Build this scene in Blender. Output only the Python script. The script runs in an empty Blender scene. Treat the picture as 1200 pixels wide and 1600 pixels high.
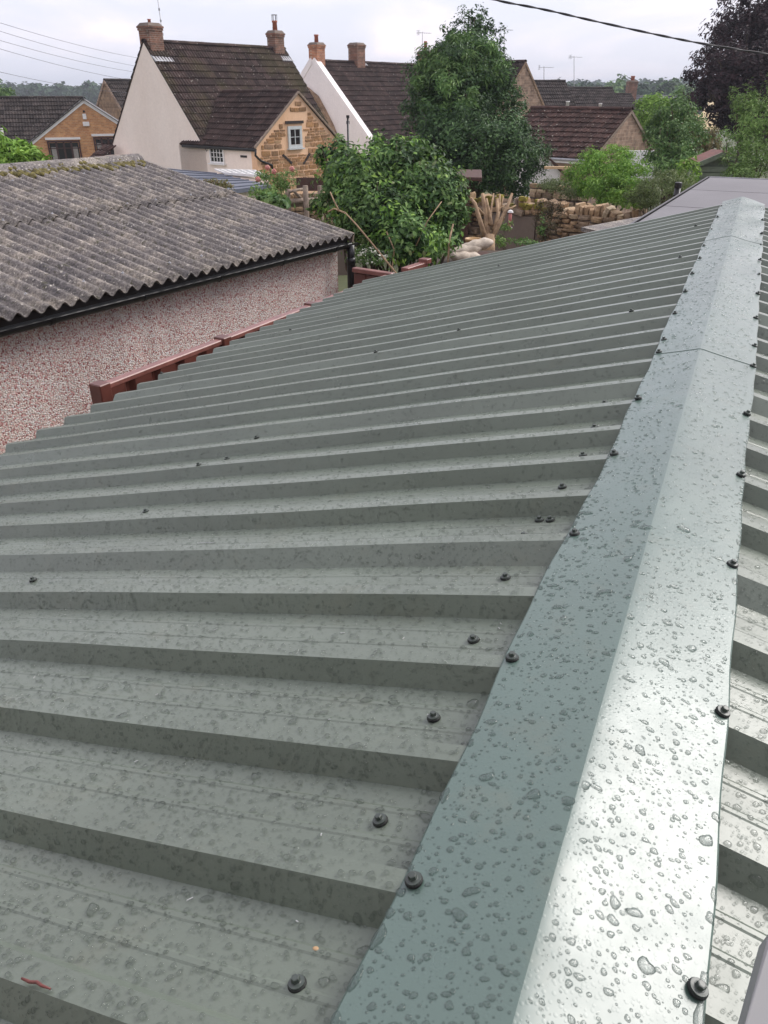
import bpy, math, random
import numpy as np
from mathutils import Matrix, Vector

C = bpy.context.scene
col = C.collection
rng = np.random.default_rng(7)
random.seed(7)
rad = math.radians

# ------------------------------------------------------------------ camera
EYE = 3.6
PITCH = rad(28.63)
cam_d = bpy.data.cameras.new('camera')
cam = bpy.data.objects.new('camera', cam_d)
col.objects.link(cam)
cam.location = (0, 0, EYE)
cam.rotation_euler = (math.pi / 2 - PITCH, 0, 0)
cam_d.sensor_fit = 'HORIZONTAL'
cam_d.sensor_width = 36
cam_d.lens = 36
cam_d.clip_start = 0.02
cam_d.clip_end = 4000
C.camera = cam

# ------------------------------------------------------------------ sky
SUN_AZ, SUN_EL = 61.0, 41.0
w = bpy.data.worlds.new('World')
C.world = w
w.use_nodes = True
nt = w.node_tree
nt.nodes.clear()
def wn(t, **k):
    n = nt.nodes.new(t)
    for a, b in k.items():
        setattr(n, a, b)
    return n
wout = wn('ShaderNodeOutputWorld')
wbg = wn('ShaderNodeBackground')
wbg.inputs['Strength'].default_value = 0.1
sky = wn('ShaderNodeTexSky', sky_type='NISHITA')
sky.sun_disc = False
sky.sun_elevation = rad(SUN_EL)
sky.sun_rotation = rad(SUN_AZ)
sky.dust_density = 2.0
tc = wn('ShaderNodeTexCoord')
mp = wn('ShaderNodeMapping')
mp.inputs['Scale'].default_value = (1.0, 1.0, 3.4)
mp.inputs['Location'].default_value = (0.35, 0.1, 0.2)
n1 = wn('ShaderNodeTexNoise')
n1.inputs['Scale'].default_value = 5.0
n1.inputs['Detail'].default_value = 7
n1.inputs['Roughness'].default_value = 0.52
n1.inputs['Distortion'].default_value = 0.35
rp = wn('ShaderNodeValToRGB')
rp.color_ramp.elements[0].position = 0.40
rp.color_ramp.elements[0].color = (4.5, 4.55, 5.25, 1)
rp.color_ramp.elements[1].position = 0.60
rp.color_ramp.elements[1].color = (6.4, 5.75, 6.0, 1)
e = rp.color_ramp.elements.new(0.52)
e.color = (5.2, 5.0, 5.6, 1)
mx = wn('ShaderNodeMix', data_type='RGBA')
mx.inputs['Factor'].default_value = 0.9
nt.links.new(tc.outputs['Generated'], mp.inputs['Vector'])
nt.links.new(mp.outputs[0], n1.inputs['Vector'])
nt.links.new(n1.outputs['Fac'], rp.inputs['Fac'])
nt.links.new(sky.outputs[0], mx.inputs[6])
nt.links.new(rp.outputs[0], mx.inputs[7])
nt.links.new(mx.outputs[2], wbg.inputs['Color'])
nt.links.new(wbg.outputs[0], wout.inputs['Surface'])

# ------------------------------------------------------------------ sun
sd = bpy.data.lights.new('sun', 'SUN')
sd.energy = 1.5
sd.angle = rad(33)
sd.color = (1.0, 0.96, 0.92)
sun = bpy.data.objects.new('sun', sd)
col.objects.link(sun)
sdir = Vector((math.sin(rad(SUN_AZ)) * math.cos(rad(SUN_EL)), math.cos(rad(SUN_AZ)) * math.cos(rad(SUN_EL)), math.sin(rad(SUN_EL))))
sun.rotation_euler = sdir.to_track_quat('Z', 'Y').to_euler()

C.view_settings.view_transform = 'Standard'
C.view_settings.look = 'None'
C.view_settings.exposure = 1.08
C.view_settings.gamma = 1.0
C.view_settings.use_curve_mapping = False
C.render.engine = 'CYCLES'
C.cycles.max_bounces = 8
C.cycles.transmission_bounces = 6
C.cycles.transparent_max_bounces = 8
C.cycles.use_denoising = True
C.cycles.volume_step_rate = 4.0

# ------------------------------------------------------------------ helpers
cp, sp = math.cos(PITCH), math.sin(PITCH)
def ray(px, py):
    x = (px - 600) / 1200.0
    u = (800 - py) / 1200.0
    return np.array([x, cp + sp * u, -sp + cp * u])
CAM = np.array([0, 0, EYE])
def at(px, py, t):
    return CAM + ray(px, py) * t
def at_z(px, py, z):
    r = ray(px, py)
    return CAM + r * ((z - EYE) / r[2])
def hd(a):
    return np.array([math.sin(rad(a)), math.cos(rad(a)), 0.0])
def onplane(px, py, O, az):
    r = ray(px, py)
    n = hd(az + 90)
    t = (np.array(O) - CAM) @ n / (r @ n)
    return CAM + r * t
UP = np.array([0, 0, 1.0])

def tag(o, label=None, cat=None, group=None, kind=None):
    if label: o['label'] = label
    if cat: o['category'] = cat
    if group: o['group'] = group
    if kind: o['kind'] = kind
    return o

ORI = {}
def thing(name, loc, label, cat, group=None):
    o = bpy.data.objects.new(name, None)
    col.objects.link(o)
    o.location = loc
    o.empty_display_size = 0.2
    ORI[o.name] = np.array(loc, float)
    return tag(o, label, cat, group)

def link(name, me, parent=None, M=None):
    o = bpy.data.objects.new(name, me)
    col.objects.link(o)
    org = np.zeros(3)
    if parent is not None:
        o.parent = parent
        org = ORI[parent.name]
    ORI[o.name] = org
    if M is not None:
        o.matrix_local = Matrix.Translation(-Vector(org)) @ M
    return o

class MB:
    def __init__(s):
        s.v = []; s.f = []
    def add(s, vs, fs):
        b = len(s.v)
        s.v += [tuple(map(float, q)) for q in vs]
        s.f += [tuple(b + i for i in f) for f in fs]
    def box(s, c, size, ax=None, taper=1.0):
        ax = np.eye(3) if ax is None else np.array(ax, float)
        h = np.array(size) / 2.0
        vs = []
        for k in (-1, 1):
            tp = taper if k > 0 else 1.0
            for i, j in ((-1, -1), (1, -1), (1, 1), (-1, 1)):
                vs.append(np.array(c) + ax[0] * h[0] * i * tp + ax[1] * h[1] * j * tp + ax[2] * h[2] * k)
        s.add(vs, [(0, 3, 2, 1), (4, 5, 6, 7), (0, 1, 5, 4), (1, 2, 6, 5), (2, 3, 7, 6), (3, 0, 4, 7)])
    def prism(s, poly, vec):
        n = len(poly)
        vs = [np.array(p) for p in poly] + [np.array(p) + np.array(vec) for p in poly]
        s.add(vs, [tuple(range(n))[::-1], tuple(range(n, 2 * n))] + [(i, (i + 1) % n, n + (i + 1) % n, n + i) for i in range(n)])
    def bar(s, a, b, wd, hg, up=UP):
        a = np.array(a, float); b = np.array(b, float)
        d = b - a; L = np.linalg.norm(d); d /= L
        sd_ = np.cross(d, up); sd_ /= np.linalg.norm(sd_)
        u = np.cross(sd_, d)
        s.box((a + b) / 2, (L, wd, hg), (d, sd_, u))
    def tube(s, pts, rr, n=8, cap=True):
        pts = [np.array(p, float) for p in pts]
        if not hasattr(rr, '__len__'): rr = [rr] * len(pts)
        rings = []
        ref = np.array([0.13, 0.31, 0.94])
        od = pts[-1] - pts[0]; od = od / (np.linalg.norm(od) + 1e-9)
        if abs(od @ ref) > 0.7: ref = np.array([0.93, 0.30, 0.15])
        if abs(od @ ref) > 0.7: ref = np.array([-0.3, 0.93, 0.15])
        for i, p in enumerate(pts):
            d = pts[min(i + 1, len(pts) - 1)] - pts[max(i - 1, 0)]
            d /= (np.linalg.norm(d) + 1e-9)
            rf = ref if abs(d @ ref) < 0.995 else ref + np.array([0.05, 0, 0.05])
            a = np.cross(d, rf); a /= np.linalg.norm(a)
            b = np.cross(d, a)
            rings.append([p + rr[i] * (a * math.cos(q) + b * math.sin(q)) for q in np.linspace(0, 2 * math.pi, n, endpoint=False)])
        vs = [q for r_ in rings for q in r_]
        fs = []
        for i in range(len(pts) - 1):
            for k in range(n):
                fs.append((i * n + k, i * n + (k + 1) % n, (i + 1) * n + (k + 1) % n, (i + 1) * n + k))
        if cap:
            fs.append(tuple(range(n))[::-1]); fs.append(tuple(range((len(pts) - 1) * n, len(pts) * n)))
        s.add(vs, fs)
    def lathe(s, c, prof, n=16, ax=None):
        ax = np.eye(3) if ax is None else np.array(ax, float)
        vs = []; fs = []
        for (r_, z) in prof:
            for q in np.linspace(0, 2 * math.pi, n, endpoint=False):
                vs.append(np.array(c) + ax[0] * r_ * math.cos(q) + ax[1] * r_ * math.sin(q) + ax[2] * z)
        for i in range(len(prof) - 1):
            for k in range(n):
                fs.append((i * n + k, i * n + (k + 1) % n, (i + 1) * n + (k + 1) % n, (i + 1) * n + k))
        fs.append(tuple(range(n))[::-1]); fs.append(tuple(range((len(prof) - 1) * n, len(prof) * n)))
        s.add(vs, fs)
    def mesh(s, name, mat, org=(0, 0, 0), smooth=False):
        me = bpy.data.meshes.new(name)
        org = np.array(org)
        me.from_pydata([tuple(np.array(q) - org) for q in s.v], [], s.f)
        if mat: me.materials.append(mat)
        if smooth: me.polygons.foreach_set('use_smooth', [True] * len(me.polygons))
        me.update()
        return me
    def build(s, name, mat, parent=None, smooth=False, bevel=0):
        org = ORI[parent.name] if parent is not None else np.zeros(3)
        o = link(name, s.mesh(name, mat, org, smooth), parent)
        if bevel:
            m = o.modifiers.new('b', 'BEVEL'); m.width = bevel; m.segments = 1; m.limit_method = 'ANGLE'
        return o

def np_mesh(name, V, F, mat, smooth=False, attr=None):
    me = bpy.data.meshes.new(name)
    k = F.shape[1]
    me.vertices.add(len(V)); me.vertices.foreach_set('co', V.astype(np.float32).ravel())
    me.loops.add(F.size); me.loops.foreach_set('vertex_index', F.astype(np.int32).ravel())
    me.polygons.add(len(F)); me.polygons.foreach_set('loop_start', np.arange(0, F.size, k, dtype=np.int32))
    me.polygons.foreach_set('loop_total', np.full(len(F), k, dtype=np.int32))
    me.polygons.foreach_set('use_smooth', np.full(len(F), bool(smooth)))
    me.materials.append(mat)
    me.update(calc_edges=True)
    return me

# ------------------------------------------------------------------ materials
class NT:
    def __init__(s, name):
        s.m = bpy.data.materials.new(name); s.m.use_nodes = True
        s.t = s.m.node_tree; s.t.nodes.clear()
        s.out = s.n('ShaderNodeOutputMaterial')
        s.b = s.n('ShaderNodeBsdfPrincipled')
        s.l(s.b.outputs[0], s.out.inputs['Surface'])
    def n(s, ty, **k):
        x = s.t.nodes.new(ty)
        for a, b in k.items(): setattr(x, a, b)
        return x
    def l(s, a, b): s.t.links.new(a, b)
    def set(s, **k):
        for a, b in k.items():
            s.b.inputs[a.replace('_', ' ')].default_value = b
    def pos(s, scale=(1, 1, 1), rot=(0, 0, 0)):
        g = s.n('ShaderNodeNewGeometry')
        m = s.n('ShaderNodeMapping')
        m.inputs['Scale'].default_value = scale
        m.inputs['Rotation'].default_value = rot
        s.l(g.outputs['Position'], m.inputs['Vector'])
        return m.outputs[0]
    def noise(s, vec, scale, det=5, rough=0.6, dist=0):
        x = s.n('ShaderNodeTexNoise')
        x.inputs['Scale'].default_value = scale; x.inputs['Detail'].default_value = det
        x.inputs['Roughness'].default_value = rough; x.inputs['Distortion'].default_value = dist
        s.l(vec, x.inputs['Vector'])
        return x.outputs['Fac']
    def ramp(s, fac, stops):
        r = s.n('ShaderNodeValToRGB')
        el = r.color_ramp.elements
        while len(el) < len(stops): el.new(0.5)
        for i, (p_, c) in enumerate(stops):
            el[i].position = p_
            el[i].color = (c, c, c, 1) if not hasattr(c, '__len__') else (*c, 1)
        s.l(fac, r.inputs['Fac'])
        return r.outputs['Color']
    def mix(s, fac, a, b, mode='MIX'):
        x = s.n('ShaderNodeMix', data_type='RGBA', blend_type=mode)
        if hasattr(fac, 'links'): s.l(fac, x.inputs[0])
        else: x.inputs[0].default_value = fac
        for i, v in ((6, a), (7, b)):
            if hasattr(v, 'links'): s.l(v, x.inputs[i])
            else: x.inputs[i].default_value = (*v, 1)
        return x.outputs[2]
    def rand(s):
        a = s.n('ShaderNodeObjectInfo').outputs['Random']
        b = s.n('ShaderNodeNewGeometry').outputs['Random Per Island']
        m = s.n('ShaderNodeMath', operation='ADD'); s.l(a, m.inputs[0]); s.l(b, m.inputs[1])
        f = s.n('ShaderNodeMath', operation='FRACT'); s.l(m.outputs[0], f.inputs[0])
        return f.outputs[0]
    def bump(s, h, strength=0.3, dist=0.01):
        x = s.n('ShaderNodeBump')
        x.inputs['Strength'].default_value = strength; x.inputs['Distance'].default_value = dist
        s.l(h, x.inputs['Height']); s.l(x.outputs[0], s.b.inputs['Normal'])
        return x
    def color(s, c): s.l(c, s.b.inputs['Base Color'])

def simple(name, c1, c2=None, scale=6.0, rough=0.7, bump=0.2, bd=0.01, rnd=0.0, metal=0.0, spec=0.5):
    m = NT(name)
    v = m.pos()
    f = m.noise(v, scale)
    c2 = c2 or tuple(x * 0.75 for x in c1)
    c = m.ramp(f, [(0.35, c2), (0.65, c1)])
    if rnd:
        k = m.ramp(m.rand(), [(0, 1 - rnd), (1, 1 + rnd)])
        c = m.mix(1.0, c, k, 'MULTIPLY')
    m.color(c)
    m.set(Roughness=rough, Metallic=metal, Specular_IOR_Level=spec)
    if bump: m.bump(f, bump, bd)
    return m.m

def metal_sheet(name, base, rough, coat=0.0, spec=0.5):
    m = NT(name)
    v = m.pos()
    f = m.noise(v, 2.2, 4, 0.6, 0.3)
    c = m.mix(1.0, base, m.ramp(f, [(0.3, 0.88), (0.7, 1.1)]), 'MULTIPLY')
    st = m.noise(m.pos((9, 9, 9)), 1.0, 6, 0.7)
    c = m.mix(m.ramp(st, [(0.55, 0.0), (0.8, 0.35)]), c, (0.16, 0.16, 0.11))
    m.color(c)
    m.l(m.ramp(m.noise(v, 11, 4, 0.65), [(0.3, rough * 0.8), (0.7, rough * 1.25)]), m.b.inputs['Roughness'])
    m.set(Specular_IOR_Level=spec, Coat_Weight=coat, Coat_Roughness=rough * 0.8)
    # fine rain mist on the paint: tiny beads too small to model one by one
    vo = m.n('ShaderNodeTexVoronoi', feature='F1', distance='EUCLIDEAN')
    vo.inputs['Scale'].default_value = 170
    vo.inputs['Randomness'].default_value = 1.0
    m.l(v, vo.inputs['Vector'])
    h = m.ramp(vo.outputs['Distance'], [(0.0, 1.0), (0.28, 0.55), (0.36, 0.0)])
    m.bump(h, 0.16, 0.001)
    return m.m

M = {}
M['sheet'] = metal_sheet('olive_grey_coated_steel', (0.143, 0.171, 0.137), 0.32, 0.25)
M['flash'] = metal_sheet('juniper_coated_steel', (0.090, 0.142, 0.120), 0.33, 0.45, 0.75)
def water():
    m = NT('rain_water')
    m.set(Base_Color=(0.86, 0.90, 0.88, 1), Roughness=0.0, IOR=1.42, Transmission_Weight=1.0)  # tint darkens the drop interiors, though water itself has no colour
    lw = m.n('ShaderNodeLayerWeight'); lw.inputs['Blend'].default_value = 0.5
    tr = m.n('ShaderNodeBsdfTransparent')
    m.l(m.ramp(lw.outputs['Facing'], [(0.0, 0.92), (0.42, 0.84), (0.7, 0.22), (1.0, 0.08)]), tr.inputs['Color'])  # dark rims painted by view angle, in place of refraction
    mxs = m.n('ShaderNodeMixShader')
    m.l(m.ramp(lw.outputs['Facing'], [(0.0, 0.40), (0.5, 0.55), (0.9, 0.95)]), mxs.inputs[0])
    m.l(tr.outputs[0], mxs.inputs[1]); m.l(m.b.outputs[0], mxs.inputs[2])
    m.l(mxs.outputs[0], m.out.inputs['Surface'])
    return m.m
M['water'] = water()
M['screw'] = simple('dark_green_screw_paint', (0.06, 0.075, 0.065), scale=60, rough=0.35, bump=0.05, spec=0.6)
M['rubber'] = simple('black_rubber', (0.012, 0.013, 0.012), scale=40, rough=0.6, bump=0)
M['black_plastic'] = simple('black_plastic', (0.012, 0.012, 0.013), scale=8, rough=0.35, bump=0.02)
M['orange_wood'] = simple('orange_stained_wood', (0.32, 0.10, 0.03), (0.2, 0.055, 0.02), 14, 0.6)
M['fence_red'] = simple('red_brown_coated_steel', (0.13, 0.043, 0.032), (0.085, 0.03, 0.023), 5, 0.4, 0.03)
M['fence_cap'] = simple('pale_red_brown_cap', (0.26, 0.11, 0.09), (0.16, 0.062, 0.05), 6, 0.35, 0.03)

def pebbledash():
    m = NT('pink_pebbledash')
    v = m.pos()
    vo = m.n('ShaderNodeTexVoronoi'); vo.inputs['Scale'].default_value = 74; m.l(v, vo.inputs['Vector'])
    vo2 = m.n('ShaderNodeTexVoronoi'); vo2.inputs['Scale'].default_value = 110; m.l(v, vo2.inputs['Vector'])
    sep = m.n('ShaderNodeSeparateColor'); m.l(vo.outputs['Color'], sep.inputs[0])
    c = m.ramp(sep.outputs[0], [(0.0, (0.38, 0.12, 0.11)), (0.09, (0.62, 0.34, 0.31)), (0.26, (0.78, 0.62, 0.55)), (0.48, (0.90, 0.83, 0.76)), (0.74, (0.94, 0.91, 0.88))])
    r_ = c.node.color_ramp; r_.interpolation = 'CONSTANT'
    gap = m.ramp(vo.outputs['Distance'], [(0.5, 0.0), (0.85, 0.8)])
    c = m.mix(gap, c, (0.68, 0.42, 0.38))
    dirt = m.noise(m.pos((1, 1, 0.3)), 1.6, 5)
    c = m.mix(1.0, c, m.ramp(dirt, [(0.3, 0.90), (0.7, 1.10)]), 'MULTIPLY')
    c = m.mix(1.0, c, m.ramp(m.noise(m.pos((2.2, 2.2, 0.25)), 2.0, 5), [(0.35, 0.86), (0.6, 1.0)]), 'MULTIPLY')
    m.color(c)
    m.set(Roughness=0.75)
    inv = m.ramp(vo.outputs['Distance'], [(0.0, 1.0), (0.7, 0.0)])
    m.bump(inv, 1.0, 0.012)
    return m.m
M['pebble'] = pebbledash()

def asbestos():
    m = NT('weathered_fibre_cement')
    v = m.pos()
    a = m.noise(v, 3.0, 8, 0.7)
    c = m.ramp(a, [(0.32, (0.095, 0.088, 0.09)), (0.5, (0.18, 0.162, 0.15)), (0.68, (0.36, 0.315, 0.26))])
    fine = m.noise(v, 42, 6, 0.75)
    c = m.mix(1.0, c, m.ramp(fine, [(0.32, 0.3), (0.5, 0.95), (0.66, 1.8)]), 'MULTIPLY')
    sp1 = m.noise(v, 30, 3, 0.5)
    c = m.mix(m.ramp(sp1, [(0.64, 0.0), (0.70, 0.8)]), c, (0.60, 0.56, 0.48))
    ms = m.noise(v, 13, 5, 0.7)
    c = m.mix(m.ramp(ms, [(0.57, 0.0), (0.66, 0.85)]), c, (0.055, 0.052, 0.022))
    m.color(c); m.set(Roughness=0.9)
    m.bump(fine, 0.8, 0.008)
    return m.m
M['asbestos'] = asbestos()
M['moss'] = simple('olive_moss_and_shade', (0.17, 0.145, 0.04), (0.06, 0.05, 0.02), 18, 0.95, 0.9, 0.02, rnd=0.3)
M['moss_bright'] = simple('yellow_green_moss', (0.27, 0.23, 0.035), (0.12, 0.10, 0.02), 14, 0.95, 0.9, 0.03, rnd=0.25)

def tile(name, c1, c2, lichen=0.5, green=0.0):
    m = NT(name)
    v = m.pos()
    f = m.noise(v, 5, 6, 0.7)
    c = m.ramp(f, [(0.3, c2), (0.7, c1)])
    c = m.mix(1.0, c, m.ramp(m.rand(), [(0, 0.6), (0.5, 1.0), (1, 1.45)]), 'MULTIPLY')
    li = m.noise(v, 11, 4, 0.6)
    c = m.mix(m.ramp(li, [(0.64, 0.0), (0.69, lichen)]), c, (0.42, 0.40, 0.34))
    if green:
        g = m.noise(m.pos((0.5, 0.5, 0.5)), 1.3, 3)
        c = m.mix(m.ramp(g, [(0.45, 0.0), (0.62, green)]), c, (0.085, 0.08, 0.02))
    m.color(c); m.set(Roughness=0.8, Specular_IOR_Level=0.15)
    m.bump(f, 0.3, 0.01)
    return m.m
M['tile'] = tile('brown_concrete_tile', (0.060, 0.038, 0.034), (0.030, 0.020, 0.018), 0.8, 0.3)
M['tile2'] = tile('plain_brown_concrete_tile', (0.056, 0.035, 0.031), (0.029, 0.019, 0.017), 0.7)
M['tile_red'] = tile('red_brown_pantile', (0.080, 0.044, 0.036), (0.038, 0.022, 0.019), 1.0)
M['tile_grey'] = tile('grey_brown_concrete_tile', (0.054, 0.043, 0.039), (0.032, 0.026, 0.024), 0.6)
M['slate'] = tile('blue_grey_slate', (0.14, 0.14, 0.155), (0.09, 0.09, 0.105), 0.2)

def render_wall(name, c1, c2):
    m = NT(name)
    f = m.noise(m.pos((1, 1, 0.35)), 0.9, 6, 0.65)
    c = m.ramp(f, [(0.3, c2), (0.65, c1)])
    f2 = m.noise(m.pos(), 9, 6, 0.7)
    c = m.mix(1.0, c, m.ramp(f2, [(0.3, 0.93), (0.7, 1.03)]), 'MULTIPLY')
    m.color(c); m.set(Roughness=0.9)
    m.bump(m.noise(m.pos(), 3, 6, 0.6), 0.35, 0.04)
    return m.m
M['cream'] = render_wall('cream_limewash', (0.90, 0.79, 0.70), (0.84, 0.72, 0.63))
M['white_wall'] = render_wall('white_limewash', (0.88, 0.83, 0.81), (0.80, 0.75, 0.73))
M['mortar'] = render_wall('ochre_lime_mortar', (0.82, 0.55, 0.36), (0.66, 0.41, 0.24))
M['unseen_house_render'] = render_wall('pale_grey_render', (0.42, 0.42, 0.40), (0.34, 0.34, 0.32))
M['cement'] = render_wall('grey_brown_cement_render', (0.20, 0.155, 0.125), (0.12, 0.092, 0.075))

def brick(name, c1, c2, mort, bw=0.225, bh=0.075, heading=0.0, contrast=0.3):
    m = NT(name)
    v = m.pos((1, 1, 1), (0, 0, rad(heading)))
    sx = m.n('ShaderNodeSeparateXYZ'); m.l(v, sx.inputs[0])
    ad = m.n('ShaderNodeMath', operation='ADD'); m.l(sx.outputs[0], ad.inputs[0]); m.l(sx.outputs[1], ad.inputs[1])
    cb = m.n('ShaderNodeCombineXYZ'); m.l(ad.outputs[0], cb.inputs[0]); m.l(sx.outputs[2], cb.inputs[1])
    b = m.n('ShaderNodeTexBrick'); m.l(cb.outputs[0], b.inputs['Vector'])
    b.inputs['Scale'].default_value = 1.0
    b.inputs['Brick Width'].default_value = bw
    b.inputs['Row Height'].default_value = bh
    b.inputs['Mortar Size'].default_value = 0.008
    b.inputs['Color1'].default_value = (*c1, 1)
    b.inputs['Color2'].default_value = (*c2, 1)
    b.inputs['Mortar'].default_value = (*mort, 1)
    f = m.noise(m.pos(), 4, 5)
    c = m.mix(1.0, b.outputs['Color'], m.ramp(f, [(0.3, 1 - contrast), (0.7, 1 + contrast)]), 'MULTIPLY')
    m.color(c); m.set(Roughness=0.85)
    bp = m.bump(b.outputs['Fac'], 0.6, 0.01); bp.invert = True
    return m.m
M['brick_tan'] = brick('golden_tan_brick', (0.60, 0.31, 0.13), (0.44, 0.19, 0.075), (0.52, 0.37, 0.24), heading=0, contrast=0.15)
M['brick_red'] = brick('weathered_red_brick', (0.22, 0.095, 0.06), (0.13, 0.07, 0.05), (0.27, 0.21, 0.16), contrast=0.35)
M['brick_orange'] = brick('orange_brick', (0.42, 0.17, 0.08), (0.25, 0.09, 0.05), (0.42, 0.32, 0.24), contrast=0.3)
M['stone_far'] = brick('brown_coursed_stone', (0.30, 0.20, 0.125), (0.20, 0.125, 0.075), (0.25, 0.18, 0.12), 0.4, 0.14, contrast=0.45)
M['stone_pale'] = brick('pale_brown_coursed_stone', (0.36, 0.25, 0.18), (0.22, 0.145, 0.10), (0.38, 0.29, 0.22), 0.38, 0.13, contrast=0.4)

def stone(name, stops, bumpd=0.02):
    m = NT(name)
    c = m.ramp(m.rand(), stops)
    f = m.noise(m.pos(), 9, 7, 0.7)
    c = m.mix(1.0, c, m.ramp(f, [(0.3, 0.6), (0.7, 1.3)]), 'MULTIPLY')
    m.color(c); m.set(Roughness=0.9); m.bump(f, 0.7, bumpd)
    return m.m
M['ironstone'] = stone('ochre_ironstone', [(0, (0.20, 0.115, 0.055)), (0.3, (0.33, 0.18, 0.075)), (0.55, (0.42, 0.23, 0.10)), (0.8, (0.27, 0.17, 0.10)), (1, (0.46, 0.30, 0.16))])
M['drystone'] = stone('dry_wall_ironstone', [(0, (0.16, 0.11, 0.07)), (0.3, (0.36, 0.235, 0.13)), (0.5, (0.25, 0.19, 0.14)), (0.75, (0.40, 0.27, 0.155)), (1, (0.43, 0.34, 0.23))], 0.03)
M['white_paint'] = simple('white_paint', (0.80, 0.79, 0.77), (0.72, 0.71, 0.69), 4, 0.5, 0.02)
M['grey_paint'] = simple('pale_grey_paint', (0.52, 0.56, 0.56), (0.45, 0.48, 0.48), 8, 0.5, 0.02)
M['brown_frame'] = simple('dark_red_brown_frame', (0.055, 0.016, 0.014), scale=4, rough=0.4, bump=0.02)
M['black_wood'] = simple('black_painted_wood', (0.02, 0.013, 0.012), scale=8, rough=0.6, bump=0.1)
M['lead'] = simple('grey_lead_flashing', (0.42, 0.43, 0.45), (0.30, 0.30, 0.32), 6, 0.55, 0.1)
M['pot'] = simple('terracotta', (0.42, 0.13, 0.075), scale=10, rough=0.7)
M['steel'] = simple('grey_aerial_metal', (0.25, 0.25, 0.26), scale=10, rough=0.4, bump=0, metal=0.6)
M['cable'] = simple('black_cable_sheath', (0.03, 0.03, 0.032), scale=10, rough=0.6, bump=0)
M['wire'] = simple('grey_phone_wire', (0.10, 0.10, 0.11), scale=10, rough=0.6, bump=0)
M['felt'] = simple('grey_felt_board', (0.145, 0.14, 0.148), (0.115, 0.11, 0.118), 1.3, 0.55, 0.06, 0.004)
M['slate_flat'] = simple('blue_grey_roof_felt', (0.145, 0.16, 0.20), (0.11, 0.122, 0.155), 1.1, 0.5, 0.05)
M['green_board'] = simple('grey_green_painted_board', (0.23, 0.27, 0.20), (0.17, 0.2, 0.15), 6, 0.7, 0.1)
M['red_felt'] = simple('faded_red_felt', (0.22, 0.10, 0.085), (0.15, 0.075, 0.065), 5, 0.8, 0.1)
M['shed_wood'] = simple('dark_brown_shed_boards', (0.085, 0.036, 0.024), (0.05, 0.022, 0.016), 12, 0.7, 0.2)
M['old_wood'] = simple('weathered_timber', (0.28, 0.22, 0.17), (0.16, 0.12, 0.09), 12, 0.85, 0.3)
M['bark'] = simple('grey_brown_bark', (0.11, 0.08, 0.055), (0.05, 0.036, 0.026), 14, 0.95, 0.7, 0.02)
M['pale_bark'] = simple('pale_cut_bark', (0.44, 0.31, 0.19), (0.24, 0.16, 0.10), 11, 0.9, 0.6, 0.02)
M['cut_wood'] = simple('fresh_cut_wood', (0.62, 0.45, 0.27), (0.5, 0.33, 0.18), 20, 0.8, 0.1)
M['sack'] = simple('pale_woven_sack', (0.60, 0.52, 0.43), (0.45, 0.38, 0.30), 14, 0.85, 0.5, 0.02)
M['glazed_pot'] = simple('ochre_plant_pot', (0.55, 0.36, 0.17), (0.42, 0.26, 0.12), 9, 0.5, 0.05)
M['grey_pvc'] = simple('mid_grey_smooth_plastic', (0.22, 0.22, 0.225), (0.2, 0.2, 0.205), 3, 0.5, 0.0)
M['soil'] = simple('dark_soil', (0.07, 0.05, 0.035), scale=6, rough=0.95)
M['curtain'] = simple('pale_curtain', (0.35, 0.33, 0.30), scale=20, rough=0.9)
def glass_dark():
    m = NT('dark_window_glass'); m.set(Base_Color=(0.015, 0.016, 0.018, 1), Roughness=0.06); return m.m
M['glass'] = glass_dark()
def glass_roof():
    m = NT('pale_roof_glazing'); m.set(Base_Color=(0.42, 0.47, 0.47, 1), Roughness=0.12); return m.m
M['glass_roof'] = glass_roof()

def leaf(name, cols, trans=0.2, rough=0.5):
    m = NT(name)
    g = m.n('ShaderNodeNewGeometry')
    c = m.ramp(m.rand(), [(i / (len(cols) - 1), q) for i, q in enumerate(cols)])
    big = m.noise(m.pos(), 0.9, 3)
    c = m.mix(1.0, c, m.ramp(big, [(0.35, 0.75), (0.65, 1.25)]), 'MULTIPLY')
    m.color(c); m.set(Roughness=rough, Specular_IOR_Level=0.22)
    tr = m.n('ShaderNodeBsdfTranslucent'); m.l(c, tr.inputs['Color'])
    mxs = m.n('ShaderNodeMixShader'); mxs.inputs[0].default_value = trans
    m.l(m.b.outputs[0], mxs.inputs[1]); m.l(tr.outputs[0], mxs.inputs[2])
    m.l(mxs.outputs[0], m.out.inputs['Surface'])
    return m.m
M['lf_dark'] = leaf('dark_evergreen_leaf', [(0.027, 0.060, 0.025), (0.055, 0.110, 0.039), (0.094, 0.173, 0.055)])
M['lf_mid'] = leaf('mid_green_leaf', [(0.061, 0.131, 0.038), (0.113, 0.209, 0.061), (0.192, 0.295, 0.096)])
M['lf_bright'] = leaf('bright_green_leaf', [(0.110, 0.220, 0.033), (0.187, 0.330, 0.055), (0.286, 0.440, 0.088)])
M['lf_bud'] = leaf('fresh_yellow_green_leaf', [(0.089, 0.194, 0.037), (0.164, 0.312, 0.052), (0.267, 0.416, 0.081)])
M['lf_olive'] = leaf('olive_green_leaf', [(0.083, 0.120, 0.045), (0.149, 0.194, 0.075), (0.224, 0.269, 0.120)])
M['lf_ash'] = leaf('light_green_leaf', [(0.097, 0.177, 0.048), (0.161, 0.266, 0.072), (0.241, 0.338, 0.113)])
M['lf_autumn'] = leaf('brown_tinged_leaf', [(0.120, 0.120, 0.042), (0.204, 0.144, 0.072), (0.168, 0.204, 0.060)])
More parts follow.
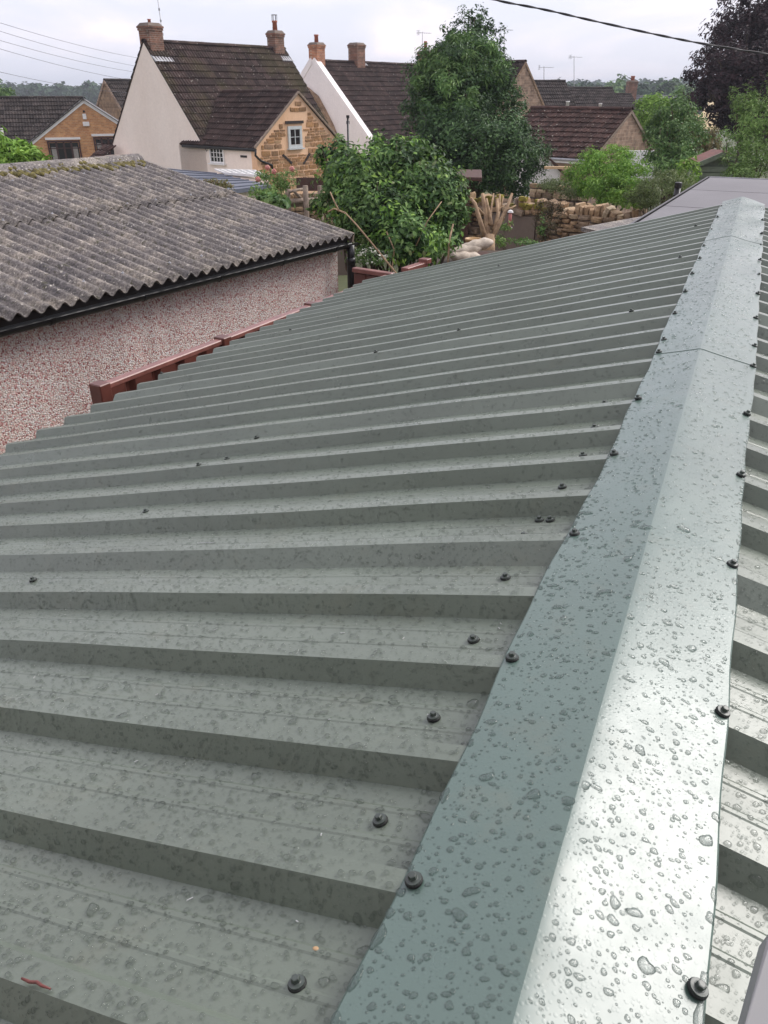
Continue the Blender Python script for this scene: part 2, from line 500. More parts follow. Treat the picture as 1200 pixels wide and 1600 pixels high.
M['lf_copper'] = leaf('dark_purple_leaf', [(0.014, 0.008, 0.010), (0.03, 0.014, 0.018), (0.05, 0.024, 0.026)], 0.2)
M['lf_far'] = leaf('distant_tree_leaf', [(0.028, 0.058, 0.032), (0.042, 0.08, 0.042), (0.06, 0.10, 0.05)], 0.1, 0.8)
M['lf_climb'] = leaf('dull_climber_leaf', [(0.07, 0.05, 0.035), (0.09, 0.085, 0.04), (0.12, 0.10, 0.06)])
M['pink'] = leaf('pink_petal', [(0.70, 0.28, 0.26), (0.80, 0.42, 0.36)], 0.3)
M['white_fl'] = leaf('white_petal', [(0.65, 0.66, 0.56), (0.75, 0.75, 0.68)], 0.3)

# ------------------------------------------------------------------ terrain
def gz(x, y):
    a = min(max((y - 13) / 18.0, 0), 1); a = a * a * (3 - 2 * a)
    z = -1.3 * a
    b = min(max((y - 60) / 140.0, 0), 1)
    z -= 5.0 * b
    c = min(max((y - 210) / 260.0, 0), 1)
    z += 7.0 * c * c * (3 - 2 * c)
    d = min(max((y - 600) / 700.0, 0), 1)
    z += 2.0 * d
    return z
def terrain():
    xs = np.concatenate([np.linspace(-1500, -80, 24), np.linspace(-70, 70, 36), np.linspace(80, 1500, 24)])
    ys = np.concatenate([np.linspace(-60, 80, 60), np.linspace(90, 1000, 60), np.linspace(1100, 2600, 10)])
    V = np.array([(x, y, gz(x, y)) for y in ys for x in xs])
    nx = len(xs)
    F = np.array([(j * nx + i, j * nx + i + 1, (j + 1) * nx + i + 1, (j + 1) * nx + i) for j in range(len(ys) - 1) for i in range(nx - 1)])
    m = NT('garden_and_field_ground')
    v = m.pos()
    f = m.noise(v, 0.8, 6)
    near = m.ramp(f, [(0.35, (0.05, 0.065, 0.025)), (0.6, (0.09, 0.10, 0.04))])
    s = m.n('ShaderNodeSeparateXYZ'); m.l(v, s.inputs[0])
    mr = m.n('ShaderNodeMapRange'); mr.inputs[1].default_value = 245; mr.inputs[2].default_value = 255
    m.l(s.outputs[1], mr.inputs[0])
    fields = m.n('ShaderNodeTexVoronoi'); fields.inputs['Scale'].default_value = 0.004; m.l(v, fields.inputs['Vector'])
    sc_ = m.n('ShaderNodeSeparateColor'); m.l(fields.outputs['Color'], sc_.inputs[0])
    fc = m.ramp(sc_.outputs[1], [(0.0, (0.50, 0.36, 0.16)), (0.6, (0.44, 0.33, 0.15)), (0.75, (0.10, 0.14, 0.05))])
    m.color(m.mix(mr.outputs[0], near, fc)); m.set(Roughness=0.95)
    o = link('ground', np_mesh('ground', V, F, m.m, True))
    tag(o, kind='structure')
terrain()

# ------------------------------------------------------------------ the green metal shed roof
dR = np.array([0.40468, 0.91445836, 0.0])            # along the ridge, away from the viewer
sR = np.array([dR[1], -dR[0], 0.0])                  # to the right
aL, aR = rad(15.2), rad(13.0)
nL = UP * math.cos(aL) - sR * math.sin(aL)
tL = -sR * math.cos(aL) - UP * math.sin(aL)          # down the left slope
nR_ = UP * math.cos(aR) + sR * math.sin(aR)
tR = sR * math.cos(aR) - UP * math.sin(aR)
CROWN0 = 0.497
APEX_V = 0.23
APEX = CAM - nL * 0.667 + tL * APEX_V                # point of the crown plane on the ridge, u = 0
APEX = APEX - dR * (APEX @ dR - CAM @ dR)
U0, U1 = 0.243, 6.86
SL = 3.25                                            # slope length
HC, WC, WEB = 0.034, 0.030, 0.022

def slopeP(side, u, v, h):
    """u along the ridge, v down the slope from the apex, h above the crown plane"""
    t, n = (tL, nL) if side == 'L' else (tR, nR_)
    return APEX + dR * u + t * v + n * h

# cross profile over one pitch measured from a crown centre: (x, height relative to crown plane)
def profile(k, lap):
    base = CROWN0 + 0.2 * k
    web = WEB + (0.016 if lap else 0.0)
    p0 = WC / 2
    pts = [(-p0, 0.0)] if False else []
    a = base - 0.2 + WC / 2 + WEB
    b = base - WC / 2 - web
    L = b - a
    out = [(base - 0.2 + WC / 2, 0), (a, -HC)]
    for f in (0.32, 0.68):
        c = a + L * f
        out += [(c - 0.006, -HC), (c - 0.003, -HC + 0.0011), (c + 0.003, -HC + 0.0011), (c + 0.006, -HC)]
    out += [(b, -HC), (base - WC / 2, 0)]
    return out

shed = thing('metal_roofed_shed', tuple(APEX * np.array([1, 1, 0]) + dR * 3.4), 'long low outbuilding under a wet green-grey box-profile steel roof with folded ridge, filling the foreground', 'shed')

def wob(u, v):
    return 0.0011 * math.sin(u * 5.1 + v * 3.3) + 0.0009 * math.sin(v * 7.7 - u * 2.3 + 1.0)

laps = [-2, 4, 9, 14, 19, 24, 29]                     # crown indices where two sheets lap
kmax = int((U1 - CROWN0) / 0.2)
vs_ = [0.02] + list(np.linspace(0.2, SL, 22))
for side in ('L', 'R'):
    for si, k0 in enumerate(laps):
        kA, kB = k0, (4 if k0 == -2 else min(k0 + 5, kmax + 1))
        if kA >= kmax: continue
        pts = []
        for k in range(kA + 1, kB + 1):
            pts += profile(k, k in laps)
        # the sheet ends by lapping over the crown of the next one
        if kB in laps: pts += [(CROWN0 + 0.2 * kB - WC / 2 + 0.0, 0), (CROWN0 + 0.2 * kB + WC / 2, 0.0)]
        # drop what lies beyond the two verges
        pts = [(u, h) for (u, h) in pts if U0 <= u <= U1]
        if si == 0: pts = [(U0, -HC)] + pts
        q = [pts[0]]
        for p_ in pts[1:]:
            if abs(p_[0] - q[-1][0]) > 1e-5: q.append(p_)
        pts = q
        V = []; F = []
        nj = len(vs_)
        lift = 0.0004 * (si % 2)
        for (u, h) in pts:
            for j, v in enumerate(vs_):
                V.append(slopeP(side, u, v + (0.004 * math.sin(si * 2.1) if j == nj - 1 else 0), h + wob(u, v) + lift))
        V = np.array(V)
        for i in range(len(pts) - 1):
            for j in range(nj - 1):
                a = i * nj + j
                F.append((a, a + nj, a + nj + 1, a + 1))
        F = np.array(F)
        if side == 'R': F = F[:, ::-1]
        V = V - ORI[shed.name]
        me = np_mesh('roof_sheet', V, F, M['sheet'])
        o = link('roof_sheet', me, shed)
        sm = o.modifiers.new('t', 'SOLIDIFY'); sm.thickness = 0.0007; sm.offset = -1

# ridge flashing in three lapped lengths
def flash_w(side, u):
    b = 0.158 if side == 'L' else 0.160 + 0.010 * min(1, max(0, (u - 1.8) / 0.6))
    if side == 'L':
        b -= 0.019 * min(1, max(0, (u - 0.95) / 0.8))
        b += 0.003 * math.sin(u * 7.0)
    return b + 0.0015 * math.sin(u * 23.0)
def flash_dent(side, u, v):
    d = 0.0
    if side == 'R' and u > 3.4:
        d += 0.007 * math.sin((u - v * 2.2) * 7.5) * min(1, (u - 3.4)) * (v / 0.17)
    if side == 'L' and u > 5.2:
        d += 0.005 * math.sin((u + v * 2.0) * 6.0) * (v / 0.15)
    d += 0.0012 * math.sin(u * 4.0 + v * 20)
    return d
def flash_h(side, u, v, piece):
    # sits on the crowns; each farther length laps over the nearer one
    return 0.0035 + 0.0014 * piece + flash_dent(side, u, v)
FL = [(U0 - 0.02, 2.58), (2.545, 4.93), (4.88, U1 + 0.02)]
for pi_, (ua, ub) in enumerate(FL):
    us = np.arange(ua, ub + 1e-4, (ub - ua) / max(2, int((ub - ua) / 0.04)))
    V = []; F = []
    fr = [1.0, 0.985, 0.8, 0.6, 0.4, 0.2, 0.05, 0.0]
    cols = [('L', f) for f in fr] + [('R', f) for f in fr[::-1][1:]]
    for u in us:
        for (sd_, f) in cols:
            v = flash_w(sd_, u) * f
            drop = -0.0015 if f == 1.0 else 0
            h = flash_h(sd_, u, v, pi_) + drop
            if f <= 0.05:
                h = 0.0035 + 0.0014 * pi_ + 0.0012 * math.sin(u * 4) - (0.0006 if f == 0 else 0)
            V.append(slopeP(sd_, u, v, h))
    nc = len(cols)
    for i in range(len(us) - 1):
        for j in range(nc - 1):
            a = i * nc + j
            F.append((a, a + nc, a + nc + 1, a + 1))
    V = np.array(V) - ORI[shed.name]
    me = np_mesh('ridge_flashing', V, np.array(F)[:, ::-1], M['flash'], True)
    o = link('ridge_flashing', me, shed)
    sm = o.modifiers.new('t', 'SOLIDIFY'); sm.thickness = 0.0012; sm.offset = 0
    em = o.modifiers.new('e', 'EDGE_SPLIT'); em.split_angle = rad(14)

# screws
def screw_mesh():
    b = MB(); 
    b.lathe((0, 0, 0), [(0.0088, 0.0038), (0.0090, 0.0048), (0.0086, 0.0056), (0.0055, 0.0060), (0.0050, 0.0064)], 20)
    b.lathe((0, 0, 0), [(0.0048, 0.0062), (0.0048, 0.0108), (0.0042, 0.0115), (0.0030, 0.0117)], 6)
    s1 = b.mesh('screw', M['screw'])
    b = MB(); b.lathe((0, 0, 0), [(0.0097, 0.0000), (0.0101, 0.0014), (0.0098, 0.0034), (0.0088, 0.0037)], 20)
    return s1, b.mesh('washer', M['rubber'], smooth=True)
scr_me, wsh_me = screw_mesh()
screw_spots = []
def screw(side, u, v, h, tilt=0.0):
    t, n = (tL, nL) if side == 'L' else (tR, nR_)
    P = slopeP(side, u, v, h)
    nn = n + t * random.uniform(-0.12, 0.12) + dR * random.uniform(-0.12, 0.12)
    nn /= np.linalg.norm(nn)
    a = np.cross(dR, nn); a /= np.linalg.norm(a)
    ang = random.uniform(0, 1)
    bb = np.cross(nn, a)
    x = a * math.cos(ang) + bb * math.sin(ang); y = np.cross(nn, x)
    Mx = Matrix(((x[0], y[0], nn[0], P[0]), (x[1], y[1], nn[1], P[1]), (x[2], y[2], nn[2], P[2]), (0, 0, 0, 1)))
    o = link('screw', scr_me, shed, Mx)
    wv = bpy.data.objects.new('washer', wsh_me); col.objects.link(wv); wv.parent = o
    ORI[wv.name] = np.zeros(3)
    screw_spots.append((side, u, v))
for u in [.505, .906, 1.302, 1.699, 2.102, 2.56, 2.715, 3.124, 3.525, 3.956, 4.35, 4.75, 5.3, 5.9, 6.45]:
    vv = flash_w('L', u) - 0.014
    kk = round((u - CROWN0) / 0.2)
    screw('L', CROWN0 + 0.2 * kk if u < 2.5 or u > 3 else u, vv, 0.0045)
for u in [.49, .895, 1.302, 1.715, 2.13, 2.54, 2.77, 3.16, 3.60, 4.0, 4.4, 4.85, 5.3, 5.9, 6.4]:
    kk = round((u - CROWN0) / 0.2)
    screw('R', CROWN0 + 0.2 * kk if u < 2.5 else u, flash_w('R', u) - 0.010, 0.0045)
def pan(px, py):
    r = ray(px, py)
    A = slopeP('L', 0, 0, -HC)
    t = (A - CAM) @ nL / (r @ nL)
    P = CAM + r * t - APEX
    return P @ dR, P @ tL
for q in [(465, 1540), (595, 1284), (678, 1123), (740, 1001), (790, 904), (819, 839), (843, 814), (860, 814), (879, 762), (911, 713), (929, 669), (945, 631),
          (52, 907), (228, 800), (355, 718), (401, 685), (26, 743), (83, 711), (107, 690), (141, 686)]:
    u, v = pan(*q)
    screw('L', u, v, -HC)
for q in [(295, 756), (255, 592), (466, 518), (717, 529), (776, 426), (587, 563), (1064, 411), (1086, 365), (986, 503)]:
    u, v = pan(*q)
    k = round((u - CROWN0) / 0.2)
    v2 = (v - (0))  # on the crown
    screw('L', CROWN0 + 0.2 * k, v2, 0.0)
for k in range(0, 10, 2):
    screw('R', CROWN0 + 0.2 * k - 0.1, 0.30, -HC)

# what carries the roof
def shed_body():
    hL, hR = SL * math.cos(aL) - 0.16, SL * math.cos(aR) - 0.16
    b = MB()
    A = APEX.copy()
    zt = A[2] - 0.085
    lz, rz = zt - math.tan(aL) * hL, zt - math.tan(aR) * hR
    base = A * np.array([1, 1, 0])
    o0 = base + dR * (U0 + 0.08)
    poly = [o0 - sR * hL - UP * 0.3, o0 + sR * hR - UP * 0.3, o0 + sR * hR + UP * rz, o0 + UP * zt, o0 - sR * hL + UP * lz]
    b.prism(poly, dR * (U1 - U0 - 0.16))
    b.build('wall', M['brick_orange'], shed)
    for sd_, t, a_ in (('L', -sR, aL), ('R', sR, aR)):
        for u in (U0 + 0.02, U1 - 0.04):
            b = MB()
            p0 = slopeP(sd_, u, 0.03, -HC - 0.075); p1 = slopeP(sd_, u, SL - 0.02, -HC - 0.075)
            b.bar(p0, p1, 0.022, 0.14)
            b.build('barge_board', M['orange_wood'], shed, bevel=0.003)
        b = MB()
        b.bar(slopeP(sd_, U0 + 0.05, SL - 0.05, -HC - 0.065), slopeP(sd_, U1 - 0.07, SL - 0.05, -HC - 0.065), 0.022, 0.12)
        b.build('eaves_board', M['orange_wood'], shed, bevel=0.003)
shed_body()

# ------------------------------------------------------------------ unseen house, added behind the viewer to darken the rib webs
def shading_house():
    o0 = APEX * np.array([1, 1, 0]) - dR * 1.5
    T = thing('unseen_house', tuple(o0 - dR * 2), 'unseen pale rendered house added behind the viewer to darken the rib webs of the shed roof', 'house')
    b = MB(); a = o0 - sR * 4.5; c = o0 + sR * 4.5
    b.prism([a - UP * .3, c - UP * .3, c + UP * 5.6, a + UP * 5.6], -dR * 5)
    b.build('wall', M['unseen_house_render'], T)
    b = MB(); pk = o0 - dR * 2.5
    for sg in (0, 1):
        e0 = (o0 + dR * .3) if sg == 0 else (o0 - dR * 5.3)
        tp = pk + UP * 7.4; lo = e0 + UP * 5.5
        b.prism([lo - sR * 4.7, lo + sR * 4.7, tp + sR * 4.7, tp - sR * 4.7], UP * .08)
    b.build('roof', M['tile_grey'], T)
    for x in (-2.2, 2.4):
        window(T, o0 + sR * x + dR * .01 + UP * 3.9, sR, dR, 1.1, 1.2, M['white_paint'], 2, 1, .06, M['white_paint'])
# ------------------------------------------------------------------ rain drops
def surf(side, u, v, wall):
    pass
def project(P):
    d = P - CAM
    z = d @ np.array([0, cp, -sp]); y = d @ np.array([0, sp, cp]); x = d[0]
    return 600 + 1200 * x / z, 800 - 1200 * y / z, z

def drops():
    items = []      # pos, normal, down, radius, elong, shape
    grid = {}
    def free(P, r_):
        k = tuple(np.floor(P / 0.012).astype(int))
        for i in (-1, 0, 1):
            for j in (-1, 0, 1):
                for l in (-1, 0, 1):
                    for (Q, s) in grid.get((k[0] + i, k[1] + j, k[2] + l), ()):
                        if abs(Q[0] - P[0]) + abs(Q[1] - P[1]) + abs(Q[2] - P[2]) > (r_ + s) * 2: continue
                        if ((Q - P) ** 2).sum() < (r_ + s) ** 2 * 0.95: return False
        grid.setdefault(k, []).append((P, r_))
        return True
    def visible(P, m=60):
        x, y, z = project(P)
        return z > 0.05 and -m < x < 1200 + m and -m < y < 1600 + m
    def size(big):
        if big: return min(0.008, 0.0031 * math.exp(abs(random.gauss(0, 0.42))))
        return min(0.0040, 0.00098 * math.exp(abs(random.gauss(0, 0.75))))
    def put(P, n, dn, r_, el=1.0, test=True, hgt=None):
        if test and not free(P, r_): return
        z = (P - CAM) @ np.array([0, cp, -sp])
        items.append((P, n, dn, r_, el, z, hgt if hgt else random.uniform(0.42, 0.62)))
    # ---- clinging beads along the flashing edges
    for sd_, t, n in (('L', tL, nL), ('R', tR, nR_)):
        u = 0.14
        while u < 2.6:
            r_ = random.uniform(0.003, 0.0065)
            el = random.choice([1.2, 1.6, 2.2, 3.0]) if u < 1.4 else 1.3
            u += r_ * el + random.uniform(0.002, 0.02)
            P = slopeP(sd_, u, flash_w(sd_, u) - r_ * 0.8, flash_h(sd_, u, .1, 0) - 0.001)
            put(P, n, dR, r_, el)
            u += r_ * el
    # ---- flashing
    def area(fn, ulo, uhi, vlo, vhi, dens, bigs, n, dn, smin=1.0):
        N = int((uhi - ulo) * (vhi - vlo) * dens)
        us = rng.uniform(ulo, uhi, N); vs = rng.uniform(vlo, vhi, N)
        nb = int(N * bigs)
        for i in range(N):
            P = fn(us[i], vs[i])
            if not visible(P): continue
            r_ = size(i < nb) * smin
            el = random.choice([1, 1, 1.15, 1.3, 1.8]) if i < nb else random.choice([1, 1, 1, 1.2, 1.4])
            dd = dn + np.cross(n, dn) * random.uniform(-.5, .5)
            put(P, n, dd, r_, el)
    segs = [(0.2, 0.7, 23000, 0.035, 1.0), (0.7, 1.3, 21000, 0.03, 1.0), (1.3, 2.2, 13000, 0.03, 1.0), (2.2, 3.6, 8500, 0.01, 1.15), (3.6, 6.8, 4200, 0.0, 1.35)]
    for sd_, t, n in (('L', tL, nL), ('R', tR, nR_)):
        for (a, b_, dn_, bg, sm) in segs:
            pc = 0 if b_ < 2.6 else (1 if b_ < 4.9 else 2)
            pf = lambda u, v, s=sd_: slopeP(s, u, v, flash_h(s, u, v, 0 if u < 2.56 else (1 if u < 4.9 else 2)) + 0.0001)
            area(pf, a, b_, 0.004, 0.137 if sd_ == 'L' and a > 1 else 0.15, dn_, bg, n, t, sm)
    # ---- sheets: pans, crowns and the webs that face the viewer
    wn_ = {}
    for sd_, t, n in (('L', tL, nL), ('R', tR, nR_)):
        for k in range(-1, kmax + 1):
            base = CROWN0 + 0.2 * k
            lap = k in laps
            web = WEB + (0.016 if lap else 0)
            a = base - 0.2 + WC / 2 + WEB; b_ = base - WC / 2 - web
            if base < 0.2: continue
            dens = 17500 if base < 1.0 else (14000 if base < 1.6 else (6000 if base < 2.6 else 3600))
            if base > 4.6: continue
            sm = 0.95 if base < 1.6 else (1.1 if base < 2.6 else 1.35)
            bg = 0.016 if base < 1.0 else 0.006
            v0 = 0.165 if sd_ == 'L' else 0.17
            vmax = SL if sd_ == 'L' else 0.75
            fn = lambda u, v, s=sd_: slopeP(s, u, v, -HC + wob(u, v) + 0.0012)
            if base < 3: area(fn, max(a, U0), b_, v0, vmax, dens, bg, n, t, sm)
            fn = lambda u, v, s=sd_: slopeP(s, u, v, wob(u, v) + 0.0012)
            if base < 3: area(fn, base - WC / 2 + 0.002, base + WC / 2 - 0.002, v0, vmax, dens * 1.1, bg * 0.4, n, t, sm)
            nw = (-dR * HC + n * web); nw /= np.linalg.norm(nw)
            Ls = math.hypot(HC, web)
            fn = lambda u, v, s=sd_, bb=b_, wb=web, L=Ls: slopeP(s, bb + wb * (u / L), v, -HC + HC * (u / L) + wob(bb, v) + 0.001)
            area(fn, 0.002, Ls - 0.002, v0, vmax, dens * 1.15, bg * 0.4, nw, t, sm * 0.95)
    for sd_, t, n in (('L', tL, nL), ('R', tR, nR_)):
        for k in range(0, 14):
            base = CROWN0 + 0.2 * k
            web = WEB + (0.016 if k in laps else 0)
            for (uu, hh) in ((base - WC / 2 - web - 0.0016, -HC), (base - WC / 2 + 0.0022, 0.0)):
                v = 0.17
                while v < (SL if sd_ == 'L' else 0.7):
                    v += random.uniform(0.006, 0.03) if base < 1.6 else random.uniform(0.012, 0.05)
                    if math.sin(v * 9 + k * 3) < -0.4: continue
                    P = slopeP(sd_, uu, v, hh + wob(uu, v) + 0.001)
                    if visible(P): put(P, n, t, random.uniform(0.0010, 0.0026) * (1 if hh < 0 else .7), random.choice([1, 1.3, 2.0]), hgt=.6)
    print('drops', len(items))
    # ---- mesh them
    Vs = []; Fs = []; nv = 0
    def batch(sel, seg, rings):
        nonlocal nv
        if not sel: return
        N = len(sel)
        P = np.array([s[0] for s in sel]); n = np.array([s[1] for s in sel]); dn = np.array([s[2] for s in sel])
        R = np.array([s[3] for s in sel]); el = np.array([s[4] for s in sel]); H = np.array([s[6] for s in sel])
        dn = dn - n * (dn * n).sum(1)[:, None]; dn /= np.linalg.norm(dn, axis=1)[:, None]
        cr = np.cross(n, dn)
        ang = np.linspace(0, 2 * np.pi, seg, endpoint=False)
        # uneven outline that grows with drop size
        am = np.clip((R - 0.0016) / 0.004, 0, 1) * 0.15 + 0.05
        rr = np.ones((N, seg))
        for kk in (2, 3, 4):
            rr += (am / kk * 1.6)[:, None] * np.sin(kk * ang[None, :] + rng.uniform(0, 6.3, N)[:, None])
        cs, sn = np.cos(ang), np.sin(ang)
        base = []
        for (f, hh) in rings:
            x = dn[:, None, :] * (cs * rr * f)[:, :, None] * (R * el)[:, None, None]
            y = cr[:, None, :] * (sn * rr * f)[:, :, None] * R[:, None, None]
            z = n[:, None, :] * (R * H * hh)[:, None, None]
            base.append(P[:, None, :] + x + y + z)
        top = P + n * (R * H)[:, None]
        k = len(rings)
        V = np.concatenate(base + [top[:, None, :]], axis=1)      # N, k*seg+1, 3
        per = k * seg + 1
        f = []
        for r_ in range(k - 1):
            for s in range(seg):
                a = r_ * seg + s; b_ = r_ * seg + (s + 1) % seg
                f.append((a, b_, b_ + seg)); f.append((a, b_ + seg, a + seg))
        for s in range(seg):
            f.append(((k - 1) * seg + s, (k - 1) * seg + (s + 1) % seg, k * seg))
        f = np.array(f)
        F = (f[None] + (np.arange(N) * per)[:, None, None]).reshape(-1, 3) + nv
        Vs.append(V.reshape(-1, 3)); Fs.append(F); nv += N * per
    g1 = [s for s in items if s[5] < 0.95 or (s[5] < 1.5 and s[3] > 0.003)]
    g2 = [s for s in items if not (s[5] < 0.95 or (s[5] < 1.5 and s[3] > 0.003)) and s[5] < 1.9]
    g3 = [s for s in items if s[5] >= 1.9]
    g1a = [s for s in g1 if s[3] > 0.0022]; g1b = [s for s in g1 if s[3] <= 0.0022]
    batch(g1a, 14, [(1.0, -0.1), (0.93, 0.42), (0.74, 0.78), (0.42, 0.95)])
    batch(g1b, 8, [(1.0, -0.1), (0.86, 0.5), (0.5, 0.88)])
    batch(g2, 7, [(1.0, -0.1), (0.8, 0.6)])
    batch(g3, 5, [(1.0, -0.1), (0.75, 0.65)])
    V = np.concatenate(Vs); F = np.concatenate(Fs)
    print('drop tris', len(F))
    o = link('water_droplets', np_mesh('water_droplets', V, F, M['water'], True))
    tag(o, 'clear raindrops beaded all over the wet green steel roof and its ridge', 'raindrops', kind='stuff')
drops()

# twig and crumbs lying on the roof
def twig():
    b = MB()
    u0, v0 = pan(47, 1518); u1, v1 = pan(100, 1523)
    def crown(px, py):
        r = ray(px, py); t = -0.667 / (r @ nL); P = CAM + r * t - APEX
        return P @ dR, P @ tL
    u0, v0 = crown(46, 1521); u1, v1 = crown(101, 1524)
    u0 = u1 = 0.286
    p0, p1 = slopeP('L', u0, v0, 0.004), slopeP('L', u1, v1, 0.004)
    mid = (p0 + p1) / 2 + dR * 0.0015
    b.tube([p0, (p0 * .7 + p1 * .3) - dR * .0006, mid, p0 * .3 + p1 * .7, p1], [0.0012, 0.0017, 0.0019, 0.0016, 0.001], 8)
    o = b.build('twig', simple('red_brown_twig_bark', (0.22, 0.06, 0.05), (0.12, 0.04, 0.035), 90, 0.5, 0.2, 0.001), smooth=True)
    tag(o, 'short red-brown twig lying wet on the metal roof at its lower left', 'twig')
    u, v = pan(494, 1484)
    b = MB()
    P = slopeP('L', u, v, -HC + 0.0015)
    b.lathe(P, [(0.0028, 0), (0.0026, 0.0007), (0.0012, 0.0014)], 7, (tL * 1.5, dR, nL))
    o = b.build('fallen_petal', simple('pale_orange_petal', (0.62, 0.40, 0.22), scale=200, rough=0.6, bump=0), smooth=True)
    tag(o, 'tiny pale orange scrap of leaf stuck to the metal roof near the lowest screw', 'leaf scrap')
twig()
def swarf():
    b = MB()
    for i in range(70):
        u = random.uniform(0.45, 3.0); k = round((u - CROWN0) / .2); v = random.gauss(0.24, 0.12) if i % 2 else random.uniform(0.2, 2.5)
        if v < .18: continue
        P = slopeP('L', CROWN0 + .2 * k - .1 + random.uniform(-.05, .05), v, -HC + .0022)
        a = random.uniform(0, 3); d = tL * math.cos(a) + dR * math.sin(a); L = random.uniform(.003, .009)
        b.bar(P, P + d * L, .0009, .0006, nL)
    o = b.build('metal_swarf', simple('bright_steel_shavings', (.75, .74, .72), scale=50, rough=.3, bump=0, metal=.8))
    tag(o, 'tiny bright drilling shavings scattered on the roof pans near the screws', kind='stuff')
    for (px0, py0, px1, py1) in ((310, 852, 335, 852), (592, 1381, 620, 1386)):
        u0, v0 = pan(px0, py0 - 3); u1, v1 = pan(px1, py1 - 3)
        b = MB(); b.bar(slopeP('L', u0, v0, -HC + .0014), slopeP('L', u0, v1, -HC + .0014), .0012, .0006, nL)
        o = b.build('scratch', M['lead'], shed)
swarf()

# grey post standing at the right edge
def post():
    a = at(1192, 1600, 0.72); 
    p1 = at_z(1212, 1420, 2.35)
    b = MB()
    top = at(1208, 1455, 0.60)
    o0 = at(1175, 1640, 0.52)
    b.prism([at(1204, 1452, 0.56), at(1163, 1606, 0.50), at(1150, 1680, 0.48), at(1300, 1680, 0.50), at(1300, 1440, 0.57)], np.array([0.004, 0.01, -0.035]))
    o = b.build('grey_rail', M['grey_pvc'], bevel=0.002)
    tag(o, 'smooth mid-grey rail edge just entering the picture at the lower right corner', 'rail')
post()

